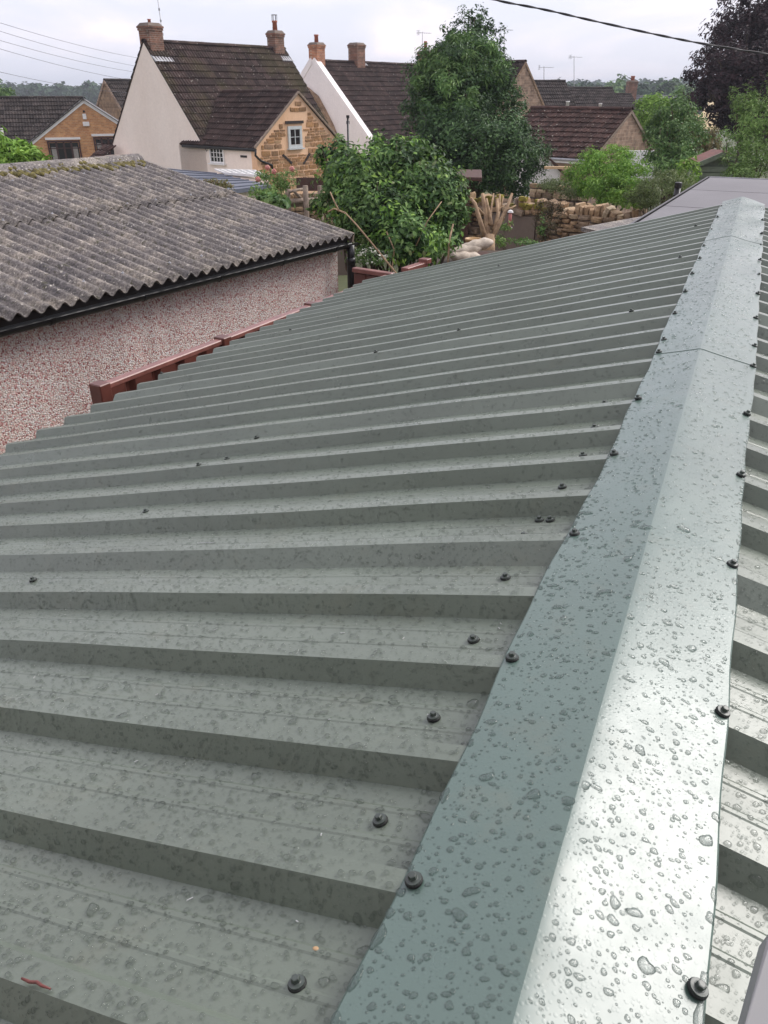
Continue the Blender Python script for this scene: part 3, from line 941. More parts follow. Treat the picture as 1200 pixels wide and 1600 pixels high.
# ------------------------------------------------------------------ the pebbledashed garage
GH = 33.0
gA = at(545, 370, 9.6)
zg = gA[2]
gd = hd(GH); gp = hd(GH - 90)                          # along the eaves / up the roof
def garage():
    L0 = 9.2                                           # eaves run back toward the viewer's left
    E0 = np.array([gA[0], gA[1], 0.0])
    T = thing('pebbledashed_garage', tuple(E0 - gd * 3 + gp * 2), 'pink pebbledashed garage with mossy corrugated grey roof and black gutter at left', 'garage')
    zr = at(215, 258, 11.05)[2]
    run = 3.66
    rise = zr - zg
    sl = math.hypot(run, rise)
    tu = (gp * run + UP * rise) / sl                   # up the slope
    nn = np.cross(tu, gd); nn /= np.linalg.norm(nn)
    if nn[2] < 0: nn = -nn
    # wall
    b = MB()
    inw = gp * 0.14
    base0 = E0 + inw - gd * 0.06
    ht = zg - 0.06
    poly = [base0 - UP * 0.3, base0 + gp * (run * 2 - 0.28) - UP * 0.3, base0 + gp * (run * 2 - 0.28) + UP * ht, base0 + gp * (run - 0.14) + UP * (ht + rise - 0.02), base0 + UP * ht]
    b.prism(poly, -gd * (L0 - 0.2))
    b.build('wall', M['pebble'], T)
    # corrugated sheets: two rows, each sheet about 1 m
    pitch = 0.146
    def sheet(uA, uB, sA, sB, lift, other=False):
        us = np.arange(uA, uB + 1e-6, pitch / 10)
        ss = np.linspace(sA, sB, 6)
        V = []
        for u in us:
            for s in ss:
                w_ = 0.027 * math.cos(2 * math.pi * u / pitch)
                sag = 0.006 * math.sin(u * 1.7 + s * 2.0)
                h = w_ + 0.03 + lift + sag
                if not other:
                    V.append(np.array([E0[0], E0[1], zg]) - gd * u + tu * s + nn * h)
                else:
                    t2 = (gp * run - UP * rise) / sl
                    n2 = np.array([nn[0], nn[1], nn[2]]) * np.array([-1, -1, 1])
                    V.append(np.array([E0[0], E0[1], zg]) - gd * u + tu * sl + t2 * s + n2 * h)
        ns = len(ss)
        F = [(i * ns + j, i * ns + j + 1, (i + 1) * ns + j + 1, (i + 1) * ns + j) for i in range(len(us) - 1) for j in range(ns - 1)]
        F = np.array(F)
        if other: F = F[:, ::-1]
        me = np_mesh('corrugated_sheet', np.array(V) - ORI[T.name], F, M['asbestos'], True)
        o = link('corrugated_sheet', me, T)
        m = o.modifiers.new('t', 'SOLIDIFY'); m.thickness = 0.012; m.offset = 0
    n_sh = 9
    wsh = pitch * 7
    half = 1.92
    for i in range(n_sh):
        ua = i * wsh - (0.03 if i == 0 else 0.0)
        ub = (i + 1) * wsh
        sheet(ua, ub, -0.07 + random.uniform(-.012, .012), half + 0.1, 0.0015 * (i % 2))
        sheet(ua, ub, half + random.uniform(-.01, .01), sl - 0.02, 0.021 + 0.0015 * (i % 2))
        sheet(ua, ub, 0.02, sl + 0.05, 0.0, True)
    bb = MB(); bb.lathe((0, 0, 0), [(.014, 0), (.014, .004), (.006, .006), (.006, .016), (.003, .018)], 8); bme = bb.mesh('fixing_bolt', M['lead'])
    for i in range(n_sh * 2):
        for s_ in (0.22, half + 0.06, sl - 0.45):
            k_ = round((i + .5) * wsh / 2 / pitch)
            P = np.array([E0[0], E0[1], zg]) - gd * (k_ * pitch) + tu * s_ + nn * (0.062 + (0.021 if s_ > half else 0))
            link('fixing_bolt', bme, T, Matrix(((gd[0], tu[0], nn[0], P[0]), (gd[1], tu[1], nn[1], P[1]), (gd[2], tu[2], nn[2], P[2]), (0, 0, 0, 1))))
    # ridge pieces: corrugated wings on both sides with a roll
    Rp = np.array([E0[0], E0[1], zg]) + tu * sl
    t2 = (gp * run - UP * rise) / sl
    n2 = nn * np.array([-1, -1, 1])
    for i in range(n_sh):
        ua, ub = i * wsh, (i + 1) * wsh - 0.006
        us = np.arange(ua, ub, pitch / 10)
        V = []
        prof = [(-0.30, 0.0), (-0.22, 0.004), (-0.10, 0.012), (-0.05, 0.055), (0, 0.07), (0.05, 0.055), (0.10, 0.012), (0.22, 0.004), (0.30, 0)]
        for u in us:
            for (s, hh) in prof:
                k = min(1, max(0, (abs(s) - 0.06) / 0.1))
                w_ = 0.027 * math.cos(2 * math.pi * u / pitch) * k + 0.027 * (1 - k)
                h = w_ + 0.052 + hh
                if s < 0: P = Rp - gd * u + tu * s + nn * h
                elif s > 0: P = Rp - gd * u + t2 * s + n2 * h
                else: P = Rp - gd * u + UP * h
                V.append(P)
        ns = len(prof)
        F = np.array([(a * ns + j, a * ns + j + 1, (a + 1) * ns + j + 1, (a + 1) * ns + j) for a in range(len(us) - 1) for j in range(ns - 1)])
        o = link('ridge_piece', np_mesh('ridge_piece', np.array(V) - ORI[T.name], F, M['asbestos'], True), T)
        m = o.modifiers.new('t', 'SOLIDIFY'); m.thickness = 0.009; m.offset = 0
    # flat verge roll on the gable end
    b = MB()
    b.bar(np.array([E0[0], E0[1], zg]) + gd * 0.03 + tu * (-0.05) + nn * 0.0, Rp + gd * 0.03 + nn * 0.0, 0.03, 0.11, nn)
    b.build('verge_board', M['old_wood'], T)
    # gutter: half-round along the eaves
    b = MB()
    gc = np.array([E0[0], E0[1], zg]) - gp * 0.035 - UP * 0.065
    a0, a1 = gc + gd * 0.08, gc - gd * L0
    outer = [(0.058 * math.cos(q), -0.058 * math.sin(q)) for q in np.linspace(0, math.pi, 9)]
    inner = [(0.052 * math.cos(q), -0.052 * math.sin(q)) for q in np.linspace(math.pi, 0, 9)]
    b.prism([a0 - gp * x + UP * y for (x, y) in outer + inner], a1 - a0)
    b.build('gutter', M['black_plastic'], T)
    b = MB()
    b.bar(np.array([E0[0], E0[1], zg - 0.07]) + gp * 0.045 + gd * 0.02, np.array([E0[0], E0[1], zg - 0.07]) + gp * 0.045 - gd * L0, 0.02, 0.14)
    b.build('fascia_board', M['black_wood'], T)
    for k in range(9):
        c = gc - gd * (0.35 + k * 1.0)
        b = MB()
        outer2 = [(0.064 * math.cos(q), -0.064 * math.sin(q)) for q in np.linspace(-0.1, math.pi + 0.1, 9)]
        inner2 = [(0.057 * math.cos(q), -0.057 * math.sin(q)) for q in np.linspace(math.pi + 0.1, -0.1, 9)]
        b.prism([c - gp * x + UP * y for (x, y) in outer2 + inner2], -gd * 0.035)
        b.build('gutter_bracket', M['black_plastic'], T)
    b = MB()
    dp = gc - gd * 0.05 - gp * 0.03
    b.tube([dp - UP * 0.02, dp - UP * 0.16, dp + gp * 0.01 - UP * 0.24, np.array([dp[0] + gp[0] * .01, dp[1] + gp[1] * .01, 0.0])], 0.046, 12)
    b.lathe(dp - UP * 0.2, [(0.054, -0.05), (0.054, 0.03)], 12)
    b.build('downpipe', M['black_plastic'], T, True)
    # moss on the ridge and lap; valley blobs stand in for hollow shade
    mo = MB()
    def blob(c, r_, n=6):
        pr = [(r_ * 0.9, -r_ * 0.3), (r_, 0.1 * r_), (r_ * 0.7, r_ * 0.55), (r_ * 0.25, r_ * 0.75)]
        a = random.uniform(0, 3); sx = random.uniform(.8, 1.5)
        ax = (np.array([math.cos(a), math.sin(a), 0]) * sx, np.array([-math.sin(a), math.cos(a), 0]), UP)
        mo.lathe(c, pr, n, ax)
    for i in range(1500):
        u = random.uniform(-0.02, 6.0)
        if random.random() > 0.35 + 0.65 * math.exp(-((u - 1.6) / 1.3) ** 2): continue
        s = random.gauss(0, 0.10) - 0.08
        P = Rp - gd * u + (tu if s < 0 else t2) * s * 1.0 + UP * (0.10 if abs(s) < .07 else 0.065)
        blob(P, random.uniform(0.016, 0.05))
    for i in range(2600):  # lap moss, plus blobs that deepen the dark of the corrugation valleys
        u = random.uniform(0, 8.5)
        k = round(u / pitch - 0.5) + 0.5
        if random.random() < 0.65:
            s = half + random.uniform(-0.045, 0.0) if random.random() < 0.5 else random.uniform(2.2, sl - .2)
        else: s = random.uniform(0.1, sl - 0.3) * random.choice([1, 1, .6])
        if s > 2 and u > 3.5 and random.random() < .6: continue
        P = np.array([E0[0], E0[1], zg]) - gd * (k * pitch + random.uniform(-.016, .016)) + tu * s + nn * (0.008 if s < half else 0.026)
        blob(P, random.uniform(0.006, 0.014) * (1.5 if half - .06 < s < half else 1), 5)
    o = mo.build('moss_and_valley_shade', M['moss'], T, True)
    tag(o, 'olive moss cushions on the ridge and lap, with blobs imitating shade in the hollows of the corrugated roof', kind='stuff')
garage()

# ------------------------------------------------------------------ red-brown fence between the two
def fence():
    A = at_z(150, 603, EYE - 1.60); B = at_z(530, 458, EYE - 1.60)
    A[2] = B[2] = 0
    d = (B - A); L = np.linalg.norm(d); d /= L
    nrm = np.cross(UP, d)
    H = EYE - 1.60
    T = thing('metal_panel_fence', tuple(A), 'red-brown steel panel fence with flat capping between the pebbledashed wall and the green roof eave', 'fence')
    runs = [(A, d, L * 1.42)]
    def run(P, dd, n, L, post0=True):
        k = int(L / 0.235) + 1
        bb = MB()
        for i in range(k):
            a = P + dd * (i * 0.235)
            poly = [a, a + dd * 0.03 , a + dd * 0.06 + n * 0.03, a + dd * 0.205 + n * 0.03, a + dd * 0.235, a + dd * 0.235 - n * 0.002, a + dd * 0.203 + n * 0.028, a + dd * 0.062 + n * 0.028, a + dd * 0.03 - n * 0.002, a - n * 0.002]
            s_ = MB(); s_.prism(poly, UP * (H - 0.035))
            s_.build('fence_panel', M['fence_red'], T)
        c = MB()
        c.box(P + dd * L / 2 + UP * (H - 0.02), (L, 0.066, 0.036), (dd, n, UP)); c.build('cap_rail', M['fence_cap'], T, bevel=0.006)
    n_ = nrm if nrm @ np.array([1, 0, 0]) > 0 else -nrm
    run(A, d, n_, L * 1.32)
    for f in (0.0, 0.5, 1.0):
        s_ = MB(); Q = A + d * (0.03 + L * 0.83 * f)
        s_.box(Q + UP * (H / 2 + 0.005), (0.09, 0.1, H + 0.012), (d, n_, UP)); s_.build('fence_post', M['fence_red'], T, bevel=0.006)
    # return beyond the garage corner
    P1 = at_z(553, 418, H - 0.01); P2 = at_z(614, 427, H - 0.01); P1[2] = P2[2] = 0
    d2 = P2 - P1; L2 = np.linalg.norm(d2); d2 /= L2; n2 = np.cross(UP, d2)
    n2 = n2 if n2[1] < 0 else -n2
    T2 = thing('metal_panel_fence', tuple(P1), 'short red-brown steel fence beyond the black downpipe, under the big shrub', 'fence')
    T_save = T
    k = int(L2 / 0.18) + 1
    for i in range(k):
        a = P1 + d2 * (i * L2 / k)
        s_ = MB(); s_.box(a + d2 * L2 / k / 2 + UP * (H / 2 - 0.03), (L2 / k - 0.012, 0.03, H - 0.06), (d2, n2, UP)); s_.build('fence_panel', M['fence_red'], T2, bevel=0.006)
    c = MB(); c.box(P1 + d2 * L2 / 2 + UP * (H - 0.03), (L2, 0.075, 0.045), (d2, n2, UP)); c.build('cap_rail', M['fence_cap'], T2, bevel=0.005)
    P1 = at_z(632, 419, H - 0.01); P2 = at_z(664, 409, H - 0.01); P1[2] = P2[2] = 0
    d2 = P2 - P1; L2 = np.linalg.norm(d2); d2 /= L2; n2 = np.cross(UP, d2)
    T3 = thing('metal_panel_fence', tuple(P1), 'end piece of red-brown fence with pale cap at the green roof far corner', 'fence')
    s_ = MB(); s_.box(P1 + d2 * L2 / 2 + UP * (H / 2 - 0.03), (L2, 0.03, H - 0.06), (d2, n2, UP)); s_.build('fence_panel', M['fence_red'], T3)
    c = MB(); c.box(P1 + d2 * L2 / 2 + UP * (H - 0.03), (L2, 0.085, 0.045), (d2, n2, UP)); c.build('cap_rail', M['fence_cap'], T3, bevel=0.005)
    c = MB(); c.box(P2 + UP * (H - 0.0), (0.1, 0.11, 0.05), (d2, n2, UP)); c.build('post_cap', M['fence_cap'], T3, bevel=0.005)
fence()

# ------------------------------------------------------------------ buildings
def tile_mesh(w_, g, roll=2, mat=None):
    b = MB()
    xs = []
    for r_ in range(roll):
        o_ = r_ * w_ / roll; q = w_ / roll
        xs += [(o_, 0.0), (o_ + q * 0.55, 0.0), (o_ + q * 0.7, 0.026), (o_ + q * 0.88, 0.026)]
    xs += [(w_, 0.0)]
    n = len(xs); L = g * 1.12
    vs = [(x, 0, z + 0.052) for x, z in xs] + [(x, L, z + 0.010) for x, z in xs] + [(x, 0, -0.004) for x, z in xs]
    fs = [(i, i + 1, n + i + 1, n + i) for i in range(n - 1)] + [(2 * n + i, 2 * n + i + 1, i + 1, i) for i in range(n - 1)]
    b.add(vs, fs)
    return b.mesh('tile', mat)
TM = {}
def tile_slope(house, roof, P0, al, upv, nrm, width, length, mat, w_=0.30, g=0.33, indiv=0, roll=2):
    nx = max(1, round(width / w_)); ny = max(1, round(length / g))
    w_ = width / nx; g = length / ny
    key = (mat.name, round(w_, 3), round(g, 3), roll)
    if key not in TM: TM[key] = tile_mesh(w_, g, roll, mat)
    me = TM[key]
    cells = [(i, j) for j in range(ny) for i in range(nx)]
    pos = {c: P0 + al * c[0] * w_ + upv * c[1] * g for c in cells}
    cells.sort(key=lambda c: np.linalg.norm(pos[c] - CAM))
    base = np.array([v.co[:] for v in me.vertices]); fb = [tuple(p_.vertices) for p_ in me.polygons]
    R_ = np.array([al, upv, nrm])
    rest = MB()
    for q, c in enumerate(cells):
        P = pos[c] + nrm * (0.012 * math.sin(c[0] * 0.35 + c[1] * 0.5) + random.uniform(0, 0.006))
        if q < indiv:
            Mx = Matrix(((al[0], upv[0], nrm[0], P[0]), (al[1], upv[1], nrm[1], P[1]), (al[2], upv[2], nrm[2], P[2]), (0, 0, 0, 1)))
            link('tile', me, roof, Mx)
        else:
            rest.add(base @ R_ + P, fb)
    if rest.v:
        o = rest.build('roof_tiles', mat, roof)
        tag(o, kind='stuff')

def gable_house(name, label, cat, O, h, L, W, zb, ze, zr, wmat, tmat, indivR=0, indivL=0, over=0.12, verge=None, tw=0.30, tg=0.33, ze2=None, W2=None, gover=0.03, ridge=True, roll=2, tilesL=True, tilesR=True, group=None):
    """O: centre (under the ridge) of the near gable, ridge runs along heading h; right side = h+90"""
    r_ = hd(h); s_ = hd(h + 90)
    O = np.array([O[0], O[1], 0.0])
    WL = W if W2 is None else W2
    zL = ze if ze2 is None else ze2
    T = thing(name, tuple(O + r_ * L / 2 + UP * zb), label, cat, group)
    b = MB()
    poly = [O - s_ * WL + UP * zb, O + s_ * W + UP * zb, O + s_ * W + UP * ze, O + UP * zr, O - s_ * WL + UP * zL]
    b.prism(poly, r_ * L)
    wall = b.build('wall', wmat, T)
    for sgn, wd, z_, ind, tl in ((1, W, ze, indivR, tilesR), (-1, WL, zL, indivL, tilesL)):
        sl = math.hypot(wd, zr - z_)
        upv = (-s_ * sgn * wd + UP * (zr - z_)) / sl
        nrm = np.cross(r_, upv); nrm /= np.linalg.norm(nrm)
        if nrm[2] < 0: nrm = -nrm
        P0 = O + s_ * sgn * wd + UP * z_ - upv * over - r_ * gover + nrm * 0.035
        b = MB()
        c = P0 + upv * (sl + over) / 2 + r_ * (L + 2 * gover) / 2 - nrm * 0.017
        b.box(c, (L + 2 * gover, sl + over, 0.03), (r_, upv, nrm))
        roof = b.build('roof', tmat, T)
        if tl:
            if sgn > 0: tile_slope(T, roof, P0, r_, upv, nrm, L + 2 * gover, sl + over, tmat, tw, tg, ind, roll)
            else: tile_slope(T, roof, P0 + r_ * (L + 2 * gover), -r_, upv, nrm, L + 2 * gover, sl + over, tmat, tw, tg, ind, roll)
        if verge:
            for e_ in (-0.03, L + 0.03):
                b = MB()
                a = O + s_ * sgn * (wd + 0.1) + UP * (z_ - 0.1 * (zr - z_) / wd) + r_ * e_ + nrm * (-0.03)
                t_ = O + UP * zr + r_ * e_ - nrm * 0.03
                b.bar(a, t_, 0.05, verge[1], nrm); b.build('verge', verge[0], T)
    if ridge:
        k = max(1, round(L / 0.45)); q = (L + 2 * gover) / k
        key = ('ridge', round(q, 3), tmat.name, round(h, 1))
        if key not in TM:
            b = MB()
            prof = [(0.13 * math.cos(t_), 0.10 * math.sin(t_)) for t_ in np.linspace(math.pi, 0, 7)]
            pr = prof + [(x * .85, z - .015) for x, z in prof[::-1]]
            b.prism([np.array([x, 0, z]) for x, z in pr], (0, q - 0.012, 0))
            TM[key] = b.mesh('ridge_tile', tmat)
        for i in range(k):
            P = O + UP * (zr + 0.03 + random.uniform(0, .012)) + r_ * (i * q - gover)
            Mx = Matrix(((s_[0], r_[0], 0, P[0]), (s_[1], r_[1], 0, P[1]), (0, 0, 1, P[2]), (0, 0, 0, 1)))
            link('ridge_tile', TM[key], T, Mx)
    return T, wall, r_, s_, O

def chimney(T, P, h, sx, sy, H, mat, pots=((0, 0, 0.35, 0.1),), below=1.2, cage=False):
    a, b_ = hd(h), hd(h + 90)
    b = MB()
    P = np.array(P)
    sx *= .86; sy *= .86
    b.box(P + UP * (H - below) / 2, (sx, sy, H + below), (a, b_, UP))
    b.box(P + UP * (H - 0.16), (sx + 0.06, sy + 0.06, 0.08), (a, b_, UP))
    b.box(P + UP * (H - 0.075), (sx + 0.10, sy + 0.10, 0.07), (a, b_, UP))
    c = b.build('chimney', mat, T)
    b = MB(); b.box(P + UP * (H + 0.02), (sx + 0.06, sy + 0.06, 0.11), (a, b_, UP), 0.75)
    b.build('mortar_cap', M['cement'], c)
    for (x, y, ht, r_) in pots:
        b = MB(); q = P + a * x + b_ * y + UP * (H + 0.05)
        b.lathe(q, [(r_, 0), (r_ * 0.88, ht * 0.8), (r_ * 1.08, ht * 0.84), (r_ * 1.08, ht), (r_ * .8, ht)], 12)
        b.build('chimney_pot', M['pot'], c, True)
        if cage:
            b = MB()
            for k in range(6):
                an = k * math.pi / 3; e_ = np.array([math.cos(an), math.sin(an), 0]) * r_
                b.tube([q + e_ + UP * ht, q + e_ + UP * (ht + 0.22)], 0.012, 5)
            b.lathe(q + UP * (ht + 0.22), [(r_ * 1.15, 0), (r_ * 1.15, 0.02)], 12)
            b.build('cowl', M['steel'], c)
    return c

def window(T, C0, along, out, wd, ht, frame, cols=2, rows=2, fw=0.05, sill=None, bar=0.022, head=None, glassmat=None, curtains=False):
    """C0: centre of the opening on the wall face"""
    al = np.array(along); o_ = np.array(out)
    b = MB()
    for sg in (-1, 1):
        b.box(C0 + al * sg * (wd / 2 - fw / 2) + o_ * 0.012, (fw, 0.07, ht), (al, o_, UP))
        b.box(C0 + UP * sg * (ht / 2 - fw / 2) + o_ * 0.012, (wd - 2 * fw, 0.066, fw), (al, o_, UP))
    win = b.build('window', frame, T)
    iw, ih = wd - 2 * fw, ht - 2 * fw
    for i in range(cols):
        for j in range(rows):
            b = MB()
            c = C0 + al * ((i + .5) / cols - .5) * iw + UP * ((j + .5) / rows - .5) * ih + o_ * 0.004
            b.box(c, (iw / cols - bar, 0.01, ih / rows - bar), (al, o_, UP))
            b.build('pane', glassmat or M['glass'], win)
    b = MB()
    for i in range(1, cols):
        b.box(C0 + al * (i / cols - .5) * iw + o_ * 0.016, (bar * 1.3, 0.04, ih), (al, o_, UP))
    for j in range(1, rows):
        b.box(C0 + UP * (j / rows - .5) * ih + o_ * 0.014, (iw, 0.03, bar), (al, o_, UP))
    if b.v: b.build('glazing_bar', frame, win)
    if curtains:
        for sg in (-1, 1):
            b = MB(); b.box(C0 + al * sg * iw * 0.36 + o_ * 0.0105 - UP * ih * 0.1, (iw * 0.16, 0.004, ih * 0.72), (al, o_, UP)); b.build('curtain', M['curtain'], win)
    if sill is not None:
        b = MB(); b.box(C0 - UP * (ht / 2 + 0.03) + o_ * 0.05, (wd + 0.12, 0.14, 0.05), (al, o_, UP)); b.build('sill', sill, win)
    if head is not None:
        b = MB(); b.box(C0 + UP * (ht / 2 + 0.085) + o_ * 0.02, (wd + 0.35, 0.08, 0.11), (al, o_, UP)); b.build('lintel', head, win)
    return win

# --- cream cottage with its stone-gabled wing
RH = 38.0
WC0 = at(400, 232, 30.0)                              # left foot of the stone gable at the eaves
fdir = hd(RH - 90)                                     # along the cream front, leftwards and away
def on_front(k): return np.array([WC0[0], WC0[1], 0]) + fdir * k
zE = EYE - 1.95; zR1 = EYE + 1.82
cO = on_front(6.2)
cream, cwall, r1, s1, O1 = gable_house('cream_cottage', 'tall cream-washed cottage with steep brown tiled roof, brick chimneys and a golden stone-gabled wing', 'house',
    cO, RH, 8.2, 3.2, -1.4, zE - 0.1, zR1, M['cream'], M['tile'], indivR=298, tilesL=True, over=0.1, gover=0.02, tw=0.30, tg=0.34)
chimney(cream, O1 + r1 * 0.42 + UP * zR1 , RH, 0.78, 0.8, 0.62, M['brick_red'], ((0, 0, 0.16, 0.07),), 1.2)
chimney(cream, O1 + r1 * 7.65 + UP * (zR1 - .25), RH, 0.7, 0.62, 0.95, M['brick_red'], ((0, 0, 0.42, 0.12),), 1.0, cage=True)
def flashing_lead(T, P, h, sx, sy):
    b = MB(); a, b_ = hd(h), hd(h + 90); b.box(P, (sx, sy, 0.05), (a, b_ * 0.77 - UP * 0.63, b_ * 0.63 + UP * 0.77)); b.build('lead_flashing', M['lead'], T)
flashing_lead(cream, O1 + r1 * 0.45 + s1 * 0.55 + UP * (zR1 - 0.58), RH, 0.95, 0.35)
flashing_lead(cream, O1 + r1 * 7.9 + s1 * 0.4 + UP * (zR1 - 0.38), RH, 0.7, 0.3)
# wing: ridge runs back from the stone gable along the front heading
gH = RH - 90
gdir = hd(RH)                                          # along the stone gable, right and away
WW = 2.45
OW = np.array([WC0[0], WC0[1], 0]) + gdir * WW
wr, ws = hd(gH), hd(gH + 90)                           # ws == gdir
zWr = EYE - 0.02; zWe = EYE - 1.86
def wing():
    LW = 4.4
    b = MB()
    poly = [OW - ws * WW + UP * -1.4, OW + ws * WW + UP * -1.4, OW + ws * WW + UP * zWe, OW + UP * zWr, OW - ws * WW + UP * zWe]
    b.prism([q - wr * 0.012 for q in poly], wr * 0.3)
    wl = b.build('gable_wall', M['mortar'], cream)
    b = MB()
    poly2 = [OW - ws * (WW) + UP * -1.4, OW + ws * (WW) + UP * -1.4, OW + ws * (WW) + UP * (zWe - .02), OW + UP * (zWr - .02), OW - ws * (WW) + UP * (zWe - .02)]
    b.prism([q + wr * 0.289 for q in poly2], wr * (LW))
    b.build('wing_wall', M['cream'], cream)
    # stones
    variants = []
    for q in range(6):
        s = MB()
        vs = []
        for k in (-1, 1):
            for i, j in ((-1, -1), (0, -1.04), (1, -1), (1.04, 0), (1, 1), (0, 1.03), (-1, 1), (-1.04, 0)):
                f = 0.5 if k < 0 else 0.44
                vs.append(((i * f + random.uniform(-.05, .05)), (j * f + random.uniform(-.06, .06)), k * 0.5 + (random.uniform(-.1, .1) if k > 0 else 0)))
        s.add(vs, [tuple(range(8))[::-1], tuple(range(8, 16))] + [(i, (i + 1) % 8, 8 + (i + 1) % 8, 8 + i) for i in range(8)])
        variants.append(s.mesh('stone', M['ironstone']))
    brk = MB(); brk.box((0, 0, 0), (1, 1, 1)); brm = brk.mesh('brick', M['brick_orange'])
    cnt = 0
    z = zWr - 0.28
    out = -wr
    win_c = onplane(460, 214, OW, RH)
    while z > 0.2 and cnt < 296:
        hgt = random.choice([.09, .11, .13, .16, .2, .24])
        frac = min(1.0, (zWr - z) / (zWr - zWe))
        half = WW * frac - 0.16
        x = -half + random.uniform(0, 0.1)
        while x < half - 0.08 and cnt < 296:
            wd = random.uniform(0.14, 0.5) * (1 if random.random() < .7 else 1.3)
            if x + wd > half: wd = half - x
            if wd < 0.1: break
            P = OW + ws * (x + wd / 2) + UP * (z - hgt / 2)
            dx = (P - win_c) @ ws; dz = P[2] - win_c[2]
            if not (abs(dx) < 0.48 + wd / 2 and abs(dz) < 0.5 + hgt / 2) and not (abs(dx) < .75 and 0.3 < dz < 0.85):
                sz = (wd - random.uniform(.02, .06), hgt * random.uniform(.72, .86), 0.05); P = P + UP * random.uniform(-.015, .015)
                P = P + out * 0.012
                a = random.uniform(-.04, .04)
                X = ws * math.cos(a) + UP * math.sin(a); Y = -ws * math.sin(a) + UP * math.cos(a)
                if random.random() < .5: X, Y = -X, Y
                Z = out
                Mx = Matrix(((X[0] * sz[0], Y[0] * sz[1], Z[0] * sz[2], P[0]), (X[1] * sz[0], Y[1] * sz[1], Z[1] * sz[2], P[1]), (X[2] * sz[0], Y[2] * sz[1], Z[2] * sz[2], P[2]), (0, 0, 0, 1)))
                link('stone', random.choice(variants), wl, Mx); cnt += 1
            x += wd
        z -= hgt
    # little window, lintel, straps
    window(cream, win_c + out * 0.02, ws, out, 0.80, 0.80, M['grey_paint'], 2, 2, 0.12, M['grey_paint'])
    b = MB(); b.box(win_c + UP * 0.54 + out * 0.04, (1.02, 0.08, 0.10), (ws, out, UP)); b.build('lintel', M['black_wood'], cream)
    for (x0, y0, x1, y1) in ((441, 242, 455, 255), (483, 240, 473, 256)):
        a_, b2 = onplane(x0, y0, OW, RH), onplane(x1, y1, OW, RH)
        b = MB(); b.bar(a_ + out * 0.03, b2 + out * 0.03, 0.08, 0.06, out); b.build('wall_tie', M['black_wood'], cream)
    # roof of the wing
    for sgn in (1, -1):
        sl = math.hypot(WW, zWr - zWe)
        upv = (-ws * sgn * WW + UP * (zWr - zWe)) / sl
        nrm = np.cross(wr, upv); nrm /= np.linalg.norm(nrm)
        if nrm[2] < 0: nrm = -nrm
        P0 = OW + ws * sgn * WW + UP * zWe - upv * 0.14 - wr * 0.06 + nrm * 0.04
        ov = 0.14
        b = MB(); b.box(P0 + upv * (sl + ov) / 2 + wr * (LW + .1) / 2 - nrm * .017, (LW + .1, sl + ov, 0.03), (wr, upv, nrm))
        roof = b.build('wing_roof', M['tile2'], cream)
        if sgn < 0: tile_slope(cream, roof, P0 + wr * (LW + .1), -wr, upv, nrm, LW + .1, sl + ov, M['tile2'], 0.3, 0.33, 200)
        else: tile_slope(cream, roof, P0, wr, upv, nrm, LW + .1, sl + ov, M['tile2'], 0.3, 0.33, 0)
        b = MB(); b.bar(OW + ws * sgn * (WW + .12) + UP * (zWe - .07) - wr * 0.07 + nrm * 0.05, OW + UP * (zWr + .05) - wr * 0.07, 0.09, 0.07, nrm)
        b.build('verge', M['old_wood'], cream)
    k = 9
    for i in range(k):
        q = LW / k
        P = OW + wr * (i * q - .05) + UP * (zWr + 0.05)
        b = MB(); b.tube([P, P + wr * (q - .012)], 0.10, 10); b.build('ridge_tile', M['tile2'], cream)
    # gutter and pipe on the near corner
    b = MB()
    g0 = OW - ws * (WW + .12) + UP * (zWe - .1) - wr * .1
    b.tube([g0, g0 + wr * (LW)], 0.06, 8); b.build('gutter', M['black_plastic'], cream)
    b = MB()
    p0 = g0; p1 = onplane(397, 243, OW, RH) + out * .08; p2 = onplane(405, 251, OW, RH) + out * .08; p3 = onplane(423, 258, OW, RH) + out * .08; p4 = onplane(424, 268, OW, RH) + out * .08
    b.tube([p0, p1, p2, p3, p4], 0.045, 8); b.build('drain_pipe', M['black_plastic'], cream, True)
    b = MB(); b.tube([onplane(530, 217, OW, RH) + out * .1 + wr * 0, OW + ws * (WW + .14) + UP * (zWe - .08) + wr * 1], 0.06, 8); b.build('gutter', M['black_plastic'], cream)
    # window in the cream side of the wing
    c = onplane(340, 242, on_front(0), RH - 90)
    o2 = hd(RH + 180)
    window(cream, c + o2 * 0.02, fdir * -1, o2, 0.86, 0.62, M['white_paint'], 4, 3, 0.06, M['white_paint'], bar=0.02)
    b = MB(); c = onplane(381, 244.5, on_front(0), RH - 90); b.box(c + o2 * .01, (0.36, 0.03, 0.08), (fdir, o2, UP)); b.build('vent_slot', M['black_wood'], cream)
wing()
# low lean-to end of the cottage on the left
def leanto():
    c = onplane(188, 252, on_front(9.4) , RH - 90)
    o2 = hd(RH + 180)
    b = MB()
    b.prism([c + fdir * 0.5 - UP * 2.2, c - fdir * 0.8 - UP * 2.2, c - fdir * 0.8 + UP * 0.35, c + fdir * 0.5 + UP * 0.1], o2 * 1.2)
    b.build('lean_to_wall', M['cream'], cream)
    rf = MB(); 
    al = -fdir
    P0 = c + fdir * 0.6 + o2 * 1.3 + UP * 0.12
    rf.box(P0 + al * 0.45 + (-o2 * 0.5 + UP * 0.28), (0.95, 1.1, 0.03), (al, (-o2 * .87 + UP * .49), (o2 * .49 + UP * .87)))
    ro = rf.build('lean_to_roof', M['tile_red'], cream)
    tile_slope(cream, ro, P0 - UP * 0.02 + o2 * 0.0, al, (-o2 * .87 + UP * .49), (o2 * .49 + UP * .87), 0.95, 1.1, M['tile_red'], 0.24, 0.34, 20, 1)
leanto()

shading_house()
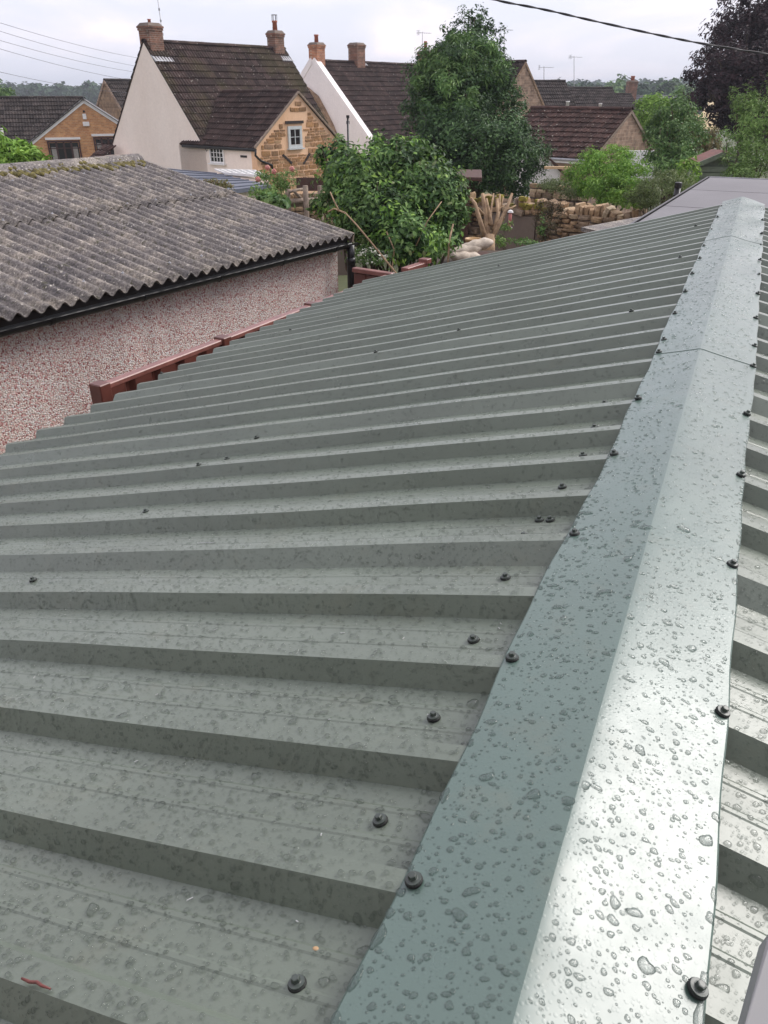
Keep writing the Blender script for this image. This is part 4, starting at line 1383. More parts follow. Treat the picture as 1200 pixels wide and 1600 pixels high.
# --- second house behind, white parapet gable
def second_house():
    P = onplane(487, 100, at(487, 100, 44), 0)
    O = at(488, 96, 43.0)
    zr = O[2]
    T, wl, r_, s_, O_ = gable_house('long_tiled_cottage', 'cottage with white parapet gable and long brown tiled roof behind the golden stone gable', 'house',
        (O[0], O[1]), RH, 12.5, 5.0, -1.4, zr - 4.9, zr, M['white_wall'], M['tile2'], indivR=298, over=0.1, gover=-0.35, tilesL=False, tw=0.31, tg=0.35)
    sl = math.hypot(5.0, 4.9)
    for sg in (1, -1):
        b = MB(); up_ = (-s_ * sg * 5.0 + UP * 4.9) / sl
        nrm = np.cross(r_, up_); nrm = nrm / np.linalg.norm(nrm); nrm = nrm if nrm[2] > 0 else -nrm
        a = O_ + s_ * sg * 5.2 + UP * (zr - 5.1) + r_ * 0.17 + nrm * .06; t_ = O_ + UP * (zr + 0.02) + r_ * 0.17 + nrm * .06
        b.bar(a, t_, 0.42, 0.3, nrm); b.build('parapet', M['white_wall'], T)
    chimney(T, O_ + r_ * 0.4 + UP * (zr + .1), RH, 0.75, 0.75, 0.75, M['brick_orange'], ((0, 0, 0.4, 0.12),), 1.5)
    chimney(T, O_ + r_ * 3.9 + UP * (zr + .05), RH, 0.85, 0.8, 0.92, M['brick_red'], (), 1.0)
    chimney(T, O_ + r_ * 10.9 + UP * (zr + .05), RH, 0.9, 0.8, 0.75, M['brick_red'], ((0, 0, 0.55, 0.1),), 1.0)
    flashing_lead(T, O_ + r_ * 0.75 + s_ * 0.7 + UP * (zr - 0.85), RH, 0.35, 0.5)
    flashing_lead(T, O_ + r_ * 4.4 + s_ * 0.12 + UP * (zr - 0.02), RH, 0.45, 0.3)
    # rough stone buttress against the white gable
    b = MB()
    q = [(473, 130), (484, 138), (498, 150), (510, 172), (522, 196), (532, 222), (490, 225), (478, 180)]
    base = O_ - r_ * 0.02
    pts = [onplane(x, y, base, RH + 90) for x, y in q]
    b.prism(pts[::-1], -r_ * 0.3)
    bw = b.build('stone_buttress', M['stone_far'], T)
    return T
second_house()

# --- far gable on the left, behind the bungalow
def back_gable():
    O = at(163, 126, 52.0)
    T, wl, r_, s_, O_ = gable_house('stone_gabled_house', 'dark brown stone gable with grey tiled roof peeping between brick bungalow and cream cottage', 'house',
        (O[0], O[1]), 44, 7, 3.0, -2, O[2] - 2.9, O[2], M['stone_far'], M['tile_grey'], indivR=100, gover=0.02, tw=0.32, tg=0.36, tilesL=False, verge=(M['stone_pale'], 0.16))
back_gable()

# --- golden brick bungalow
def bungalow():
    O = at(130, 156, 40.0)
    hdg = -19
    zr = O[2]
    we = 3.0
    ze = zr - 2.0
    T, wl, r_, s_, O_ = gable_house('brick_bungalow', 'golden brick bungalow with white barge boards, dark red window frames and brown tiled roof', 'house',
        (O[0], O[1]), hdg, 7.4, we, -1.4, ze, zr, M['brick_tan'], M['tile_grey'], indivL=0, indivR=0, gover=0.12, over=0.2, verge=(M['white_paint'], 0.2), tilesR=False)
    out = -r_
    # windows on the gable
    for (cx, cy, wd, nx) in ((102, 238, 1.62, 4), (171, 232, 1.5, 4)):
        c = onplane(cx, cy, O_, hdg + 90)
        win = window(T, c + out * 0.02, s_, out, wd, 1.12, M['brown_frame'], nx, 1, 0.07, M['brown_frame'], bar=0.07, curtains=True)
        b = MB(); b.box(c + UP * 0.2 + out * 0.03, (wd - .1, 0.05, 0.05), (s_, out, UP)); b.build('transom', M['brown_frame'], win)
        b = MB(); b.box(c + UP * 0.66 + out * 0.03, (wd + .12, 0.08, 0.11), (s_, out, UP)); b.build('lintel', M['white_paint'], T)
    for (cx, cy, sx, sz, m) in ((132, 182, .18, .26, 'white_paint'), (134.5, 193.5, .32, .2, 'white_paint'), (131, 174, .1, .1, 'black_plastic')):
        c = onplane(cx, cy, O_, hdg + 90); b = MB(); b.box(c + out * .06, (sx, .12, sz), (s_, out, UP)); b.build('wall_lamp' if m != 'black_plastic' else 'wall_box', M[m], T, bevel=0.01)
    # cross roof running left
    wc = O_ - s_ * 0.0 + r_ * 4.2
    L = 9.5
    Lz = zr + 0.02
    a0 = wc + s_ * 0.0
    poly0 = [a0 - r_ * 2.9, a0 + r_ * 2.9, a0 + r_ * 2.9 + UP * ze, a0 + UP * (Lz), a0 - r_ * 2.9 + UP * ze]
    b = MB(); b.prism([p_ + UP * (-1.4 if i < 2 else 0) for i, p_ in enumerate(poly0)], -s_ * L)
    b.build('side_wall', M['brick_tan'], T)
    for sg in (-1, 1):
        sl = math.hypot(2.9, Lz - ze)
        upv = (-r_ * sg * 2.9 + UP * (Lz - ze)) / sl
        nrm = np.cross(s_, upv); nrm /= np.linalg.norm(nrm); nrm = nrm if nrm[2] > 0 else -nrm
        P0 = a0 - s_ * L + r_ * sg * 2.9 + UP * ze - upv * 0.25 + nrm * .04
        b = MB(); b.box(P0 + s_ * L / 2 + upv * (sl + .25) / 2 - nrm * .017, (L, sl + .25, .03), (s_, upv, nrm)); rf = b.build('side_roof', M['tile_grey'], T)
        if sg < 0: tile_slope(T, rf, P0, s_, upv, nrm, L, sl + .25, M['tile_grey'], .3, .33, 290)
    k = 20
    for i in range(k):
        P = a0 - s_ * (L * (i + 1) / k) + UP * (Lz + .05)
        b = MB(); b.tube([P, P + s_ * (L / k - .012)], .10, 8); b.build('ridge_tile', M['tile_grey'], T)
    b = MB()
    e0 = a0 - r_ * 3.16 + UP * (ze - .2)
    b.box(e0 - s_ * (L / 2 + 1.5), (L - 3, 0.03, 0.2), (s_, r_, UP)); b.build('fascia_board', M['white_paint'], T)
    b = MB(); b.tube([e0 - r_ * .07 + UP * .06 - s_ * 2.6, e0 - r_ * .07 + UP * .06 - s_ * L], .055, 8); b.build('gutter', M['black_plastic'], T)
    b = MB(); q = at(2, 200, 36.5); b.tube([q, np.array([q[0], q[1], -1.3])], .06, 8); b.build('drain_pipe', M['white_paint'], T)
bungalow()

# --- third stone gable, right of the dark tree
def third_gable():
    O = at(821, 97, 45.0)
    T, wl, r_, s_, O_ = gable_house('stone_gable_cottage', 'pale stone gable end with brown roof showing right of the big dark evergreen', 'house',
        (O[0], O[1]), -38, 9, 2.9, -2, O[2] - 3.4, O[2], M['stone_pale'], M['tile2'], gover=0.02, indivL=120, tilesR=False, verge=(M['stone_far'], 0.12))
    b = MB()
third_gable()

# --- stepped terrace roofs
def terraces():
    specs = [((842, 128), 50, 6.0, 'first and nearest of the stepped brown terrace roofs, right of the stone gable'),
             ((895, 138.5), 56, 6.0, 'middle one of the stepped brown terrace roofs, behind the red-brown garage roof'),
             ((935, 148), 62, 5.5, 'farthest and lowest of the stepped brown terrace roofs, just left of the distant chimney')]
    for i, ((px, py), t, L, lab) in enumerate(specs):
        O = at(px - 26, py, t); 
        h = 80
        dz = (2.9, 2.9, 2.6)[i]
        T, wl, r_, s_, O_ = gable_house('terrace_house', lab, 'house', (O[0], O[1]), h, (2.9, 4.3, 4.2)[i], 4.5, -4, O[2] - dz, O[2], M['stone_pale'], M['tile_grey'],
            gover=0.05, indivR=(0, 0, 0)[i], tilesL=False, tw=.3, tg=.36, verge=(M['white_paint'], .12), group='stepped terrace roofs')
        if i < 2:
            b = MB(); q = at((886, 937)[i], (170, 172)[i], t - 3); b.lathe(q, [(0.1, -0.5), (0.1, 0.35), (0.12, 0.36), (0.12, 0.42)], 10); b.build('vent_pipe', M['white_paint'], T, True)
terraces()

# --- low stone garage with red-brown pantiles
def stone_garage():
    O = at(986, 173, 30.0)
    h = -46
    T, wl, r_, s_, O_ = gable_house('stone_garage', 'low garage with red-brown pantiled roof, pale stone gable and white gutter behind the bright bush', 'garage',
        (O[0], O[1]), h, 4.6, 2.45, -2.2, O[2] - 1.55, O[2], M['stone_pale'], M['tile_red'], gover=0.05, indivL=200, tilesR=False, tw=.21, tg=.30, roll=1, over=.15, verge=(M['old_wood'], .1))
    L = 4.6
    b = MB(); e0 = O_ - s_ * (2.45 + .12) + UP * (O[2] - 1.55 - .16)
    b.box(e0 + r_ * L / 2, (L, .04, .16), (r_, s_, UP)); b.build('fascia_board', M['white_paint'], T)
    b = MB(); b.tube([e0 - s_ * .06 + UP * .05, e0 - s_ * .06 + UP * .05 + r_ * L], .05, 8); b.build('gutter', M['lead'], T)
    return T
stone_garage()
def porch():
    P = at(866, 252, 27.0)
    T = thing('garden_store', (P[0], P[1], -1.2), 'small white block store with curved dark roof edge beside the red-brown garage roof', 'store')
    b = MB(); a = hd(95); o_ = hd(5)
    b.prism([P - a * 1.2 - UP * 2.2, P + a * .25 - UP * 2.2, P + a * .25 - UP * .35, P - a * .3 + UP * .12, P - a * 1.2 + UP * .3], o_ * 1.5)
    b.build('wall', M['white_wall'], T)
    b = MB(); pts = [P + a * .4 - UP * .42, P + a * .1 - UP * .12, P - a * .3 + UP * .17, P - a * 1.2 + UP * .36]
    for i in range(3): b.bar(pts[i] + o_ * .7, pts[i + 1] + o_ * .7, 1.7, .06)
    b.build('roof', M['shed_wood'], T)
    P = at(664 + 320, 262, 26.5)
    P = at(1000, 252, 27.5)
    T = thing('white_garden_door', (P[0], P[1], -1.2), 'white painted panel below the pale stone garage gable, behind the bright bush', 'door')
    b = MB(); b.box(P - UP * .5, (1.1, .06, 1.7), (hd(95), hd(5), UP)); b.build('door_leaf', M['white_paint'], T, bevel=.01)
    b = MB(); b.box(P - UP * .5 - hd(5) * .04, (.06, .03, 1.5), (hd(95), hd(5), UP)); b.build('rail', M['white_paint'], T)
porch()

# --- distant slate house with chimney
def far_house():
    O = at(955, 151, 75.0)
    T, wl, r_, s_, O_ = gable_house('distant_slate_house', 'distant grey slate roof with a tall brick chimney below the wooded skyline', 'house',
        (O[0], O[1]), 86, 6.5, 3.5, -4, O[2] - 2.2, O[2], M['stone_far'], M['slate'], gover=0.02, indivR=0, tilesL=False, tw=.4, tg=.4)
    chimney(T, O_ + r_ * 1.7 - s_ * -0.6 + UP * (O[2] + .1), 86, 1.0, 0.9, 1.2, M['brick_red'], ((0, 0, .4, .2),), 2.2)
    chimney(T, O_ - r_ * 3.2 + s_ * 1.0 + UP * (O[2] - .9), 86, .4, .4, .9, M['brick_red'], ((0, 0, .4, .12),), 2.2)
far_house()

# --- flat blue-grey roof and conservatory glazing before the cream cottage
def flat_roof():
    z = EYE - 2.55
    q = [at_z(262, 263, z), at_z(418, 277, z + .0), at_z(408, 300, z - .12), at_z(385, 303, z - .12)]
    near = [at_z(420, 291, z - .15), at_z(350, 303, z - .15)]
    poly = [at_z(255, 262, z), at_z(332, 270, z), at_z(424, 289, z), at_z(330, 300, z)]
    c = sum(poly) / 4
    T = thing('flat_roofed_extension', (c[0], c[1], -1.3), 'blue-grey flat felt roof with standing seams in front of the cream cottage', 'extension')
    b = MB(); b.prism([p_ - UP * .12 for p_ in poly][::-1], UP * .12); b.build('roof', M['slate_flat'], T)
    for f in np.linspace(0.08, .94, 7):
        a = poly[0] * (1 - f) + poly[3] * f; b_ = poly[1] * (1 - f) + poly[2] * f
        b = MB(); b.bar(a + UP * .015, b_ + UP * .015, .05, .03); b.build('seam', M['slate_flat'], T)
    inner = [c + (p_ - c) * .93 for p_ in poly]
    b = MB(); b.prism([np.array([p_[0], p_[1], -1.4]) for p_ in inner][::-1], UP * (z - .12 + 1.4)); b.build('wall', M['cream'], T)
    # conservatory
    z2 = EYE - 2.35
    A, B = at(336, 266, 28.5), at(398, 268, 26.8); Cc, D = at(420, 277, 25.5), at(352, 272, 27.2)
    T = thing('lean_to_conservatory', (*((A + Cc)[:2] / 2), -1.3), 'white framed glass lean-to roof against the cream wing wall', 'conservatory')
    n = 6
    for i in range(n):
        f0, f1 = i / n, (i + 1) / n
        t0, t1 = A * (1 - f0) + B * f0, A * (1 - f1) + B * f1
        d0, d1 = D * (1 - f0) + Cc * f0, D * (1 - f1) + Cc * f1
        b = MB(); b.prism([t0, t1, d1, d0], UP * .015); b.build('glass_panel', M['glass_roof'], T)
        b = MB(); b.bar(t0 + UP * .03, d0 + UP * .03, .05, .05); b.build('glazing_bar', M['white_paint'], T)
    b = MB(); b.bar(B + UP * .03, Cc + UP * .03, .05, .05); b.bar(D + UP * .02, Cc + UP * .02, .06, .08); b.bar(A + UP * .03, B + UP * .03, .05, .05); b.build('frame', M['white_paint'], T)
    b = MB(); b.prism([np.array([p_[0], p_[1], -1.4]) for p_ in (A, B, Cc, D)], UP * (min(A[2], Cc[2], D[2]) - .05 + 1.4)); b.build('wall', M['cream'], T)
flat_roof()

# --- flat grey roof beyond the ridge end
def felt_roof():
    z = EYE - 0.95
    P00 = at_z(1003, 342, z); P01 = at_z(1108, 277, z)
    d = P01 - P00; L = np.linalg.norm(d); d /= L
    s_ = hd(math.degrees(math.atan2(d[0], d[1])) + 90)
    T = thing('felt_roofed_garage', (*(P00 + d * 2 + s_ * 3)[:2], 0), 'flat dark grey roof laid in large boards behind the far end of the green ridge', 'garage')
    nx, ny = 3, 3
    LX = 7.5
    for i in range(4):
        for j in range(3):
            off = 0.0
            x0, x1 = i * LX / 4, (i + 1) * LX / 4
            y0, y1 = -0.6 + j * (L + .6) / 3, -0.6 + (j + 1) * (L + .6) / 3
            a = P00 + s_ * (x0 + .012) + d * (y0 + .012)
            b = MB(); g_ = .024; b.prism([a, a + s_ * (x1 - x0 - g_), a + s_ * (x1 - x0 - g_) + d * (y1 - y0 - g_), a + d * (y1 - y0 - g_)], UP * -.03)
            b.build('roof_board', M['felt'], T)
    b = MB(); a = P00 - d * .58 + s_ * .02 - UP * .04; b.prism([a, a + s_ * (LX - .04), a + s_ * (LX - .04) + d * (L + .54), a + d * (L + .54)], UP * -.06); b.build('roof_deck', M['black_wood'], T)
    b = MB(); a = P00 - d * .5 + s_ * .1; a[2] = -.2
    b.prism([a, a + s_ * (LX - .2), a + s_ * (LX - .2) + d * (L + .4), a + d * (L + .4)], UP * (z - .101 + .2)); b.build('wall', M['brick_red'], T)
    b = MB(); b.bar(P00 - d * .6 - s_ * .012 - UP * .055, P01 - s_ * .012 - UP * .055, .02, .13); b.build('edge_trim', M['black_plastic'], T)
    b = MB(); b.bar(P01 + d * .012 - UP * .05, P01 + d * .012 + s_ * LX - UP * .05, .02, .12); b.build('edge_trim', M['lead'], T)
    q = at(1056, 312, 8.7)
    T2 = thing('flue_pipe', (q[0], q[1], 0), 'short black flue pipe rising at the left edge of the grey flat roof', 'pipe')
    b = MB(); q0 = np.array([q[0], q[1], 0.0]); top = at(1056, 284, 8.7)[2]
    b.tube([q0, q0 + UP * (top - .03)], .034, 14); b.build('pipe', M['black_plastic'], T2, True)
    b = MB(); b.lathe(q0 + UP * (top - .05), [(.04, 0), (.04, .05), (.03, .055)], 14); b.lathe(q0 + UP * (top - .14), [(.038, 0), (.038, .015)], 14); b.build('collar', M['black_plastic'], T2)
felt_roof()

# --- little low shed roof between the wall and the ribbed roof
def low_roof():
    z = EYE - 1.75
    pts = [at_z(908, 357, z), at_z(1000, 338, z), at_z(1003, 350, z), at_z(912, 372, z)]
    a, b_ = at(908, 355, 10.2), at(1002, 338, 11.4)
    d = b_ - a; 
    n = np.cross(d, UP); n /= np.linalg.norm(n)
    n = n if n[1] < 0 else -n
    T = thing('lean_to_store', (a[0], a[1], 0), 'low dark store with weathered top between the dry stone wall and ribbed roof', 'store')
    b = MB(); b.prism([a, b_, b_ + n * 1.3 - UP * .12, a + n * 1.3 - UP * .12], UP * -.05); b.build('roof', M['asbestos'], T)
    b = MB(); a2, b2 = a + n * .1 , b_ + n * .1; b.prism([np.array([*a2[:2], 0]), np.array([*b2[:2], 0]), np.array([*(b2 + n * 1.1)[:2], 0]), np.array([*(a2 + n * 1.1)[:2], 0])], UP * (min(a[2], b_[2]) - .2)); b.build('wall', M['black_wood'], T)
low_roof()

# --- green shed
def green_shed():
    a = at(1080, 260, 19.8); pk = at(1128, 240, 19.8); e_ = at(1176, 260, 19.8)
    out = np.array([0, -1, 0.0]); bk = np.array([0.25, 1, 0]); bk /= np.linalg.norm(bk)
    T = thing('green_garden_shed', (pk[0], pk[1], 0), 'grey-green boarded garden shed with faded red roof edge behind the grey flat roof', 'shed')
    b = MB(); b.prism([np.array([a[0], a[1], -.2]), np.array([e_[0], e_[1], -.2]), e_, pk, a], bk * .6); b.build('wall', M['green_board'], T)
    zb = a[2]
    for i in range(9):
        z0 = a[2] - .14 * i
        b = MB(); b.box(np.array([(a[0] + e_[0]) / 2, a[1] - .012, z0 - .07]), (e_[0] - a[0], .02, .125)); b.build('board', M['green_board'], T)
    for (p_, q) in ((a, pk), (e_, pk)):
        d = (q - p_); b = MB(); b.bar(p_ - d * .08 + bk * .25 + UP * .05, q + bk * .25 + UP * .05, .8, .04); b.build('roof', M['red_felt'], T)
        b = MB(); b.bar(p_ - d * .08 - UP * .0 - bk * .24, q - UP * .0 - bk * .24, .025, .11); b.build('barge_board', M['green_board'], T)
green_shed()

# --- brown garden shed behind the shrub
def brown_shed():
    P = at(718, 290, 15.0)
    T = thing('brown_garden_shed', (P[0], P[1], 0), 'dark brown boarded shed corner between the big shrub and the dark evergreen', 'shed')
    a = hd(96); o_ = hd(6)
    z1 = P[2]
    n = 11
    for i in range(n):
        z0 = z1 - .16 * i
        b = MB(); b.box(np.array([P[0], P[1], z0]) - a * .35, (1.0, .03, .145), (a, o_, UP)); b.build('board', M['shed_wood'], T, bevel=.006)
    b = MB(); b.box(np.array([P[0], P[1], z1 / 2]) - a * .4 + o_ * .7, (.98, 1.3, z1), (a, o_, UP)); b.build('wall', M['shed_wood'], T)
    b = MB(); b.box(np.array([P[0], P[1], z1 / 2 + .05]) + a * .16, (.1, .08, z1), (a, o_, UP)); b.build('corner_post', M['shed_wood'], T)
    b = MB(); b.box(np.array([P[0], P[1], z1 + .14]) - a * .25 + o_ * .6, (1.35, 1.7, .07), (a, o_, UP)); b.build('roof', M['shed_wood'], T, bevel=.01)
brown_shed()

# ------------------------------------------------------------------ dry stone wall
def rock_mesh(seed, mat, name='stone'):
    r2 = random.Random(seed)
    b = MB()
    vs = []
    for k in (-1, 1):
        for (i, j) in ((-1, -.9), (0.1, -1), (1, -.8), (1, .3), (.8, 1), (-.2, 1), (-1, .7)):
            f = .46 + r2.uniform(-.07, .04)
            vs.append((i * f, j * f, k * (.40 + r2.uniform(-.1, .05))))
    vs2 = [(x * 1.08, y * 1.08, 0 + r2.uniform(-.08, .08)) for (x, y, z) in vs[:7]]
    allv = vs[:7] + vs2 + vs[7:]
    fs = [tuple(range(7))[::-1], tuple(range(14, 21))]
    for q in (0, 7):
        fs += [(q + i, q + (i + 1) % 7, q + 7 + (i + 1) % 7, q + 7 + i) for i in range(7)]
    b.add(allv, fs)
    return b.mesh(name, mat)
rocks = [rock_mesh(i, M['drystone']) for i in range(8)]
mossy = [rock_mesh(20 + i, M['moss_bright']) for i in range(3)]
def put_rock(me, P, sx, sy, sz, ax, parent, name='stone'):
    X, Y, Z = ax
    Mx = Matrix(((X[0] * sx, Y[0] * sy, Z[0] * sz, P[0]), (X[1] * sx, Y[1] * sy, Z[1] * sz, P[1]), (X[2] * sx, Y[2] * sy, Z[2] * sz, P[2]), (0, 0, 0, 1)))
    return link(name, me, parent, Mx)
def stone_wall():
    top = EYE - 1.72
    A = at_z(730, 297, top); B = at_z(1035, 322, top)
    A[2] = B[2] = 0
    d = B - A; L = np.linalg.norm(d); d /= L
    n = np.cross(UP, d); n = n if n[1] < 0 else -n
    T = thing('dry_stone_wall', tuple(A), 'old brown dry stone garden wall with rough upright coping and yellow moss behind the cut-back tree', 'wall')
    b = MB(); b.box(A + d * L / 2 + UP * (top - .25) / 2, (L, .28, top - .25), (d, n, UP)); core = b.build('wall_core', M['cement'], T)
    cnt = 0
    z = top - .24
    while z > .7 and cnt < 290:
        h = random.uniform(.055, .095)
        x = 0.0
        while x < L:
            wd = random.uniform(.10, .30)
            xf = x / L
            if not (0.17 < xf < 0.42 and z < top - .30):
                a = random.uniform(-.16, .16)
                X = d * math.cos(a) + UP * math.sin(a); Z = -d * math.sin(a) + UP * math.cos(a)
                put_rock(random.choice(rocks), A + d * (x + wd / 2) + n * (.15 + random.uniform(-.035, .035)) + UP * (z - h / 2 + random.uniform(-.018, .018)), wd * random.uniform(.85, 1.1), .16, h * random.uniform(.8, 1.35), (X, n, Z), T)
                cnt += 1
            x += wd
        z -= h
    x = 0
    while x < L:
        wd = random.uniform(.06, .15); h = random.uniform(.12, .25)
        if random.random() < .3: wd *= 1.5; h *= .6
        a = random.uniform(-.35, .35)
        X = d * math.cos(a) + UP * math.sin(a); Z = -d * math.sin(a) + UP * math.cos(a)
        me = random.choice(rocks)
        put_rock(me, A + d * (x + wd / 2) + UP * (top - .24 + h / 2 - .04), wd * 1.1, random.uniform(.26, .36), h * 1.15, (X, n, Z), T, 'coping_stone')
        if (0.03 < x / L < .45) and random.random() < .75:
            for q in range(3):
                put_rock(random.choice(mossy), A + d * (x + random.uniform(0, wd)) + n * random.uniform(-.05, .16) + UP * (top - .26 + h * .8 + random.uniform(-.1, .02)), .15, .14, .10, (d, n, UP), T, 'moss_cushion')
        x += wd * .92
    # rendered face
    b = MB(); x0, x1 = L * .175, L * .42
    b.box(A + d * (x0 + x1) / 2 + n * .155 + UP * (top - .36) / 2, (x1 - x0, .06, top - .36), (d, n, UP)); b.build('render_panel', M['cement'], T)
    # second wall behind, rubble under the bush
    A2 = at(850, 290, 19.0); B2 = at(905, 292, 18.5)
    d2 = B2 - A2; d2[2] = 0; L2 = np.linalg.norm(d2); d2 /= L2; n2 = np.cross(UP, d2); n2 = n2 if n2[1] < 0 else -n2
    T2 = thing('rubble_wall', (A2[0], A2[1], -.3), 'short stretch of grey rubble wall below the stone garage, left of the bright bush', 'wall')
    b = MB(); tp = A2[2]; b.box(np.array([A2[0], A2[1], tp / 2 - .3]) + d2 * L2 / 2, (L2 + .6, .25, tp + .5), (d2, n2, UP)); b.build('wall_core', M['cement'], T2)
    z = tp
    while z > tp - 1.0:
        x = -.3; h = random.uniform(.09, .15)
        while x < L2 + .3:
            wd = random.uniform(.14, .3)
            put_rock(random.choice(rocks), np.array([A2[0], A2[1], z]) + d2 * (x + wd / 2) + n2 * .13, wd, .16, h * 1.1, (d2, n2, UP), T2)
            x += wd
        z -= h
    b = MB(); b.box(np.array([*(at(880, 262, 20.5))]) , (1.0, .12, .06), (hd(92), hd(2), UP)); o = b.build('timber_rail', M['cut_wood'])
    tag(o, 'pale orange plank edge below the garage gutter, above the rubble wall', 'plank')
stone_wall()

# rough rail fence and low wall at the foot of the stone gable
def rail_fence():
    T = thing('rustic_rail_fence', tuple(at(480, 315, 17) * np.array([1, 1, 0])), 'weathered post and rail fence below the golden stone gable, left of the big shrub', 'fence')
    def bar(x0, y0, x1, y1, t, r_, nm='rail', m='old_wood'):
        b = MB(); p0, p1 = at(x0, y0, t), at(x1, y1, t + .6)
        b.tube([p0, (p0 + p1) / 2 + UP * .01, p1], [r_, r_ * 1.1, r_ * .9], 8); b.build(nm, M[m], T, True)
    bar(430, 318, 500, 312, 17, .055)
    bar(434, 322, 520, 318, 17.2, .04)
    bar(458, 298, 478, 318, 17, .03, 'brace')
    bar(452, 300, 476, 295, 17, .03)
    for x in (449, 477, 500):
        b = MB(); p_ = at(x, 290, 17.1); b.tube([p_, np.array([p_[0], p_[1], -.1])], .06, 8); b.build('post', M['old_wood'], T, True)
    b = MB(); p_ = at(488, 288, 22); b.box(p_, (.9, .05, .35)); b.build('gate_board', M['shed_wood'], T)
rail_fence()

def low_rubble():
    A2 = at(430, 322, 18.0); B2 = at(530, 322, 18.6)
    d2 = B2 - A2; d2[2] = 0; L2 = np.linalg.norm(d2); d2 /= L2; n2 = np.cross(UP, d2); n2 = n2 if n2[1] < 0 else -n2
    tp = at(470, 304, 18.3)[2]
    T2 = thing('low_stone_wall', (A2[0], A2[1], -.3), 'low stone wall behind the rail fence, below the golden stone gable', 'wall')
    b = MB(); b.box(np.array([A2[0], A2[1], tp / 2 - .35]) + d2 * L2 / 2, (L2 + .6, .25, tp + .5), (d2, n2, UP)); b.build('wall_core', M['cement'], T2)
    z = tp
    while z > tp - .8:
        x = -.3; h = random.uniform(.09, .15)
        while x < L2 + .3:
            wd = random.uniform(.14, .3)
            put_rock(random.choice(rocks), np.array([A2[0], A2[1], z]) + d2 * (x + wd / 2) + n2 * .13, wd, .16, h * 1.1, (d2, n2, UP), T2)
            x += wd
        z -= h
low_rubble()

# ------------------------------------------------------------------ pots, sacks
def sacks():
    base = None
    spots = [((728, 402), 11.6, .5, .16, .1), ((727, 391), 11.7, .52, .15, -.25), ((746, 383), 11.75, .50, .15, -.35)]
    labs = ['lowest of the three pale filled sacks behind the far edge of the green roof', 'middle pale filled sack, sticking out to the left of the pile', 'topmost pale filled sack, beside the cut-back tree']
    low = at(735, 415, 11.7)
    tb = thing('raised_bed', (low[0], low[1], 0), 'low raised soil bed that carries the pale sacks behind the green roof', 'raised bed')
    b = MB(); b.box(np.array([low[0] + .2, low[1] + .35, (low[2]) / 2]), (2.2, 1.5, low[2])); b.build('bed_frame', M['old_wood'], tb)
    b = MB(); b.box(np.array([low[0] + .2, low[1] + .35, low[2] + .02]), (2.1, 1.4, .04)); b.build('soil', M['soil'], tb)
    for (pp, t, Lx, H, a), lab in zip(spots, labs):
        P = at(*pp, t)
        V = []; F = []
        nu, nv_ = 18, 12
        for i in range(nu + 1):
            f = i / nu * 2 - 1
            wy = .15 * (1 - abs(f) ** 5) ** .5 + .01
            wz = H / 2 * (1 - abs(f) ** 3.2) ** .6 + .004
            for j in range(nv_):
                q = 2 * math.pi * j / nv_
                c_, s_ = math.cos(q), math.sin(q)
                V.append((f * Lx / 2, wy * np.sign(c_) * abs(c_) ** .8, wz * np.sign(s_) * abs(s_) ** .9 + .008 * math.sin(f * 9 + j)))
        for i in range(nu):
            for j in range(nv_):
                F.append((i * nv_ + j, i * nv_ + (j + 1) % nv_, (i + 1) * nv_ + (j + 1) % nv_, (i + 1) * nv_ + j))
        V = np.array(V)
        Rz = np.array(Matrix.Rotation(a * .6, 3, 'Y') @ Matrix.Rotation(.3, 3, 'Z'))
        V = V @ Rz.T + P
        o = link('filled_sack', np_mesh('filled_sack', V, np.array(F), M['sack'], True))
        tag(o, lab, 'sack', 'stacked sacks')
    P = at(739, 382, 12.4)
    b = MB(); b.lathe(P, [(.075, -.12), (.10, -.04), (.125, .06), (.135, .065), (.135, .095), (.115, .095), (.11, .05)], 16)
    o = b.build('plant_pot', M['glazed_pot'], smooth=True); tag(o, 'small ochre plant pot standing above the pale sacks', 'plant pot')
    b = MB(); P2 = at(739, 400, 12.4); b.box(np.array([P2[0], P2[1], P[2] / 2 - .06]), (.5, .3, P[2] - .12)); o = b.build('pot_stand', M['shed_wood']); tag(o, 'dark wooden stand under the small ochre pot', 'stand')
sacks()

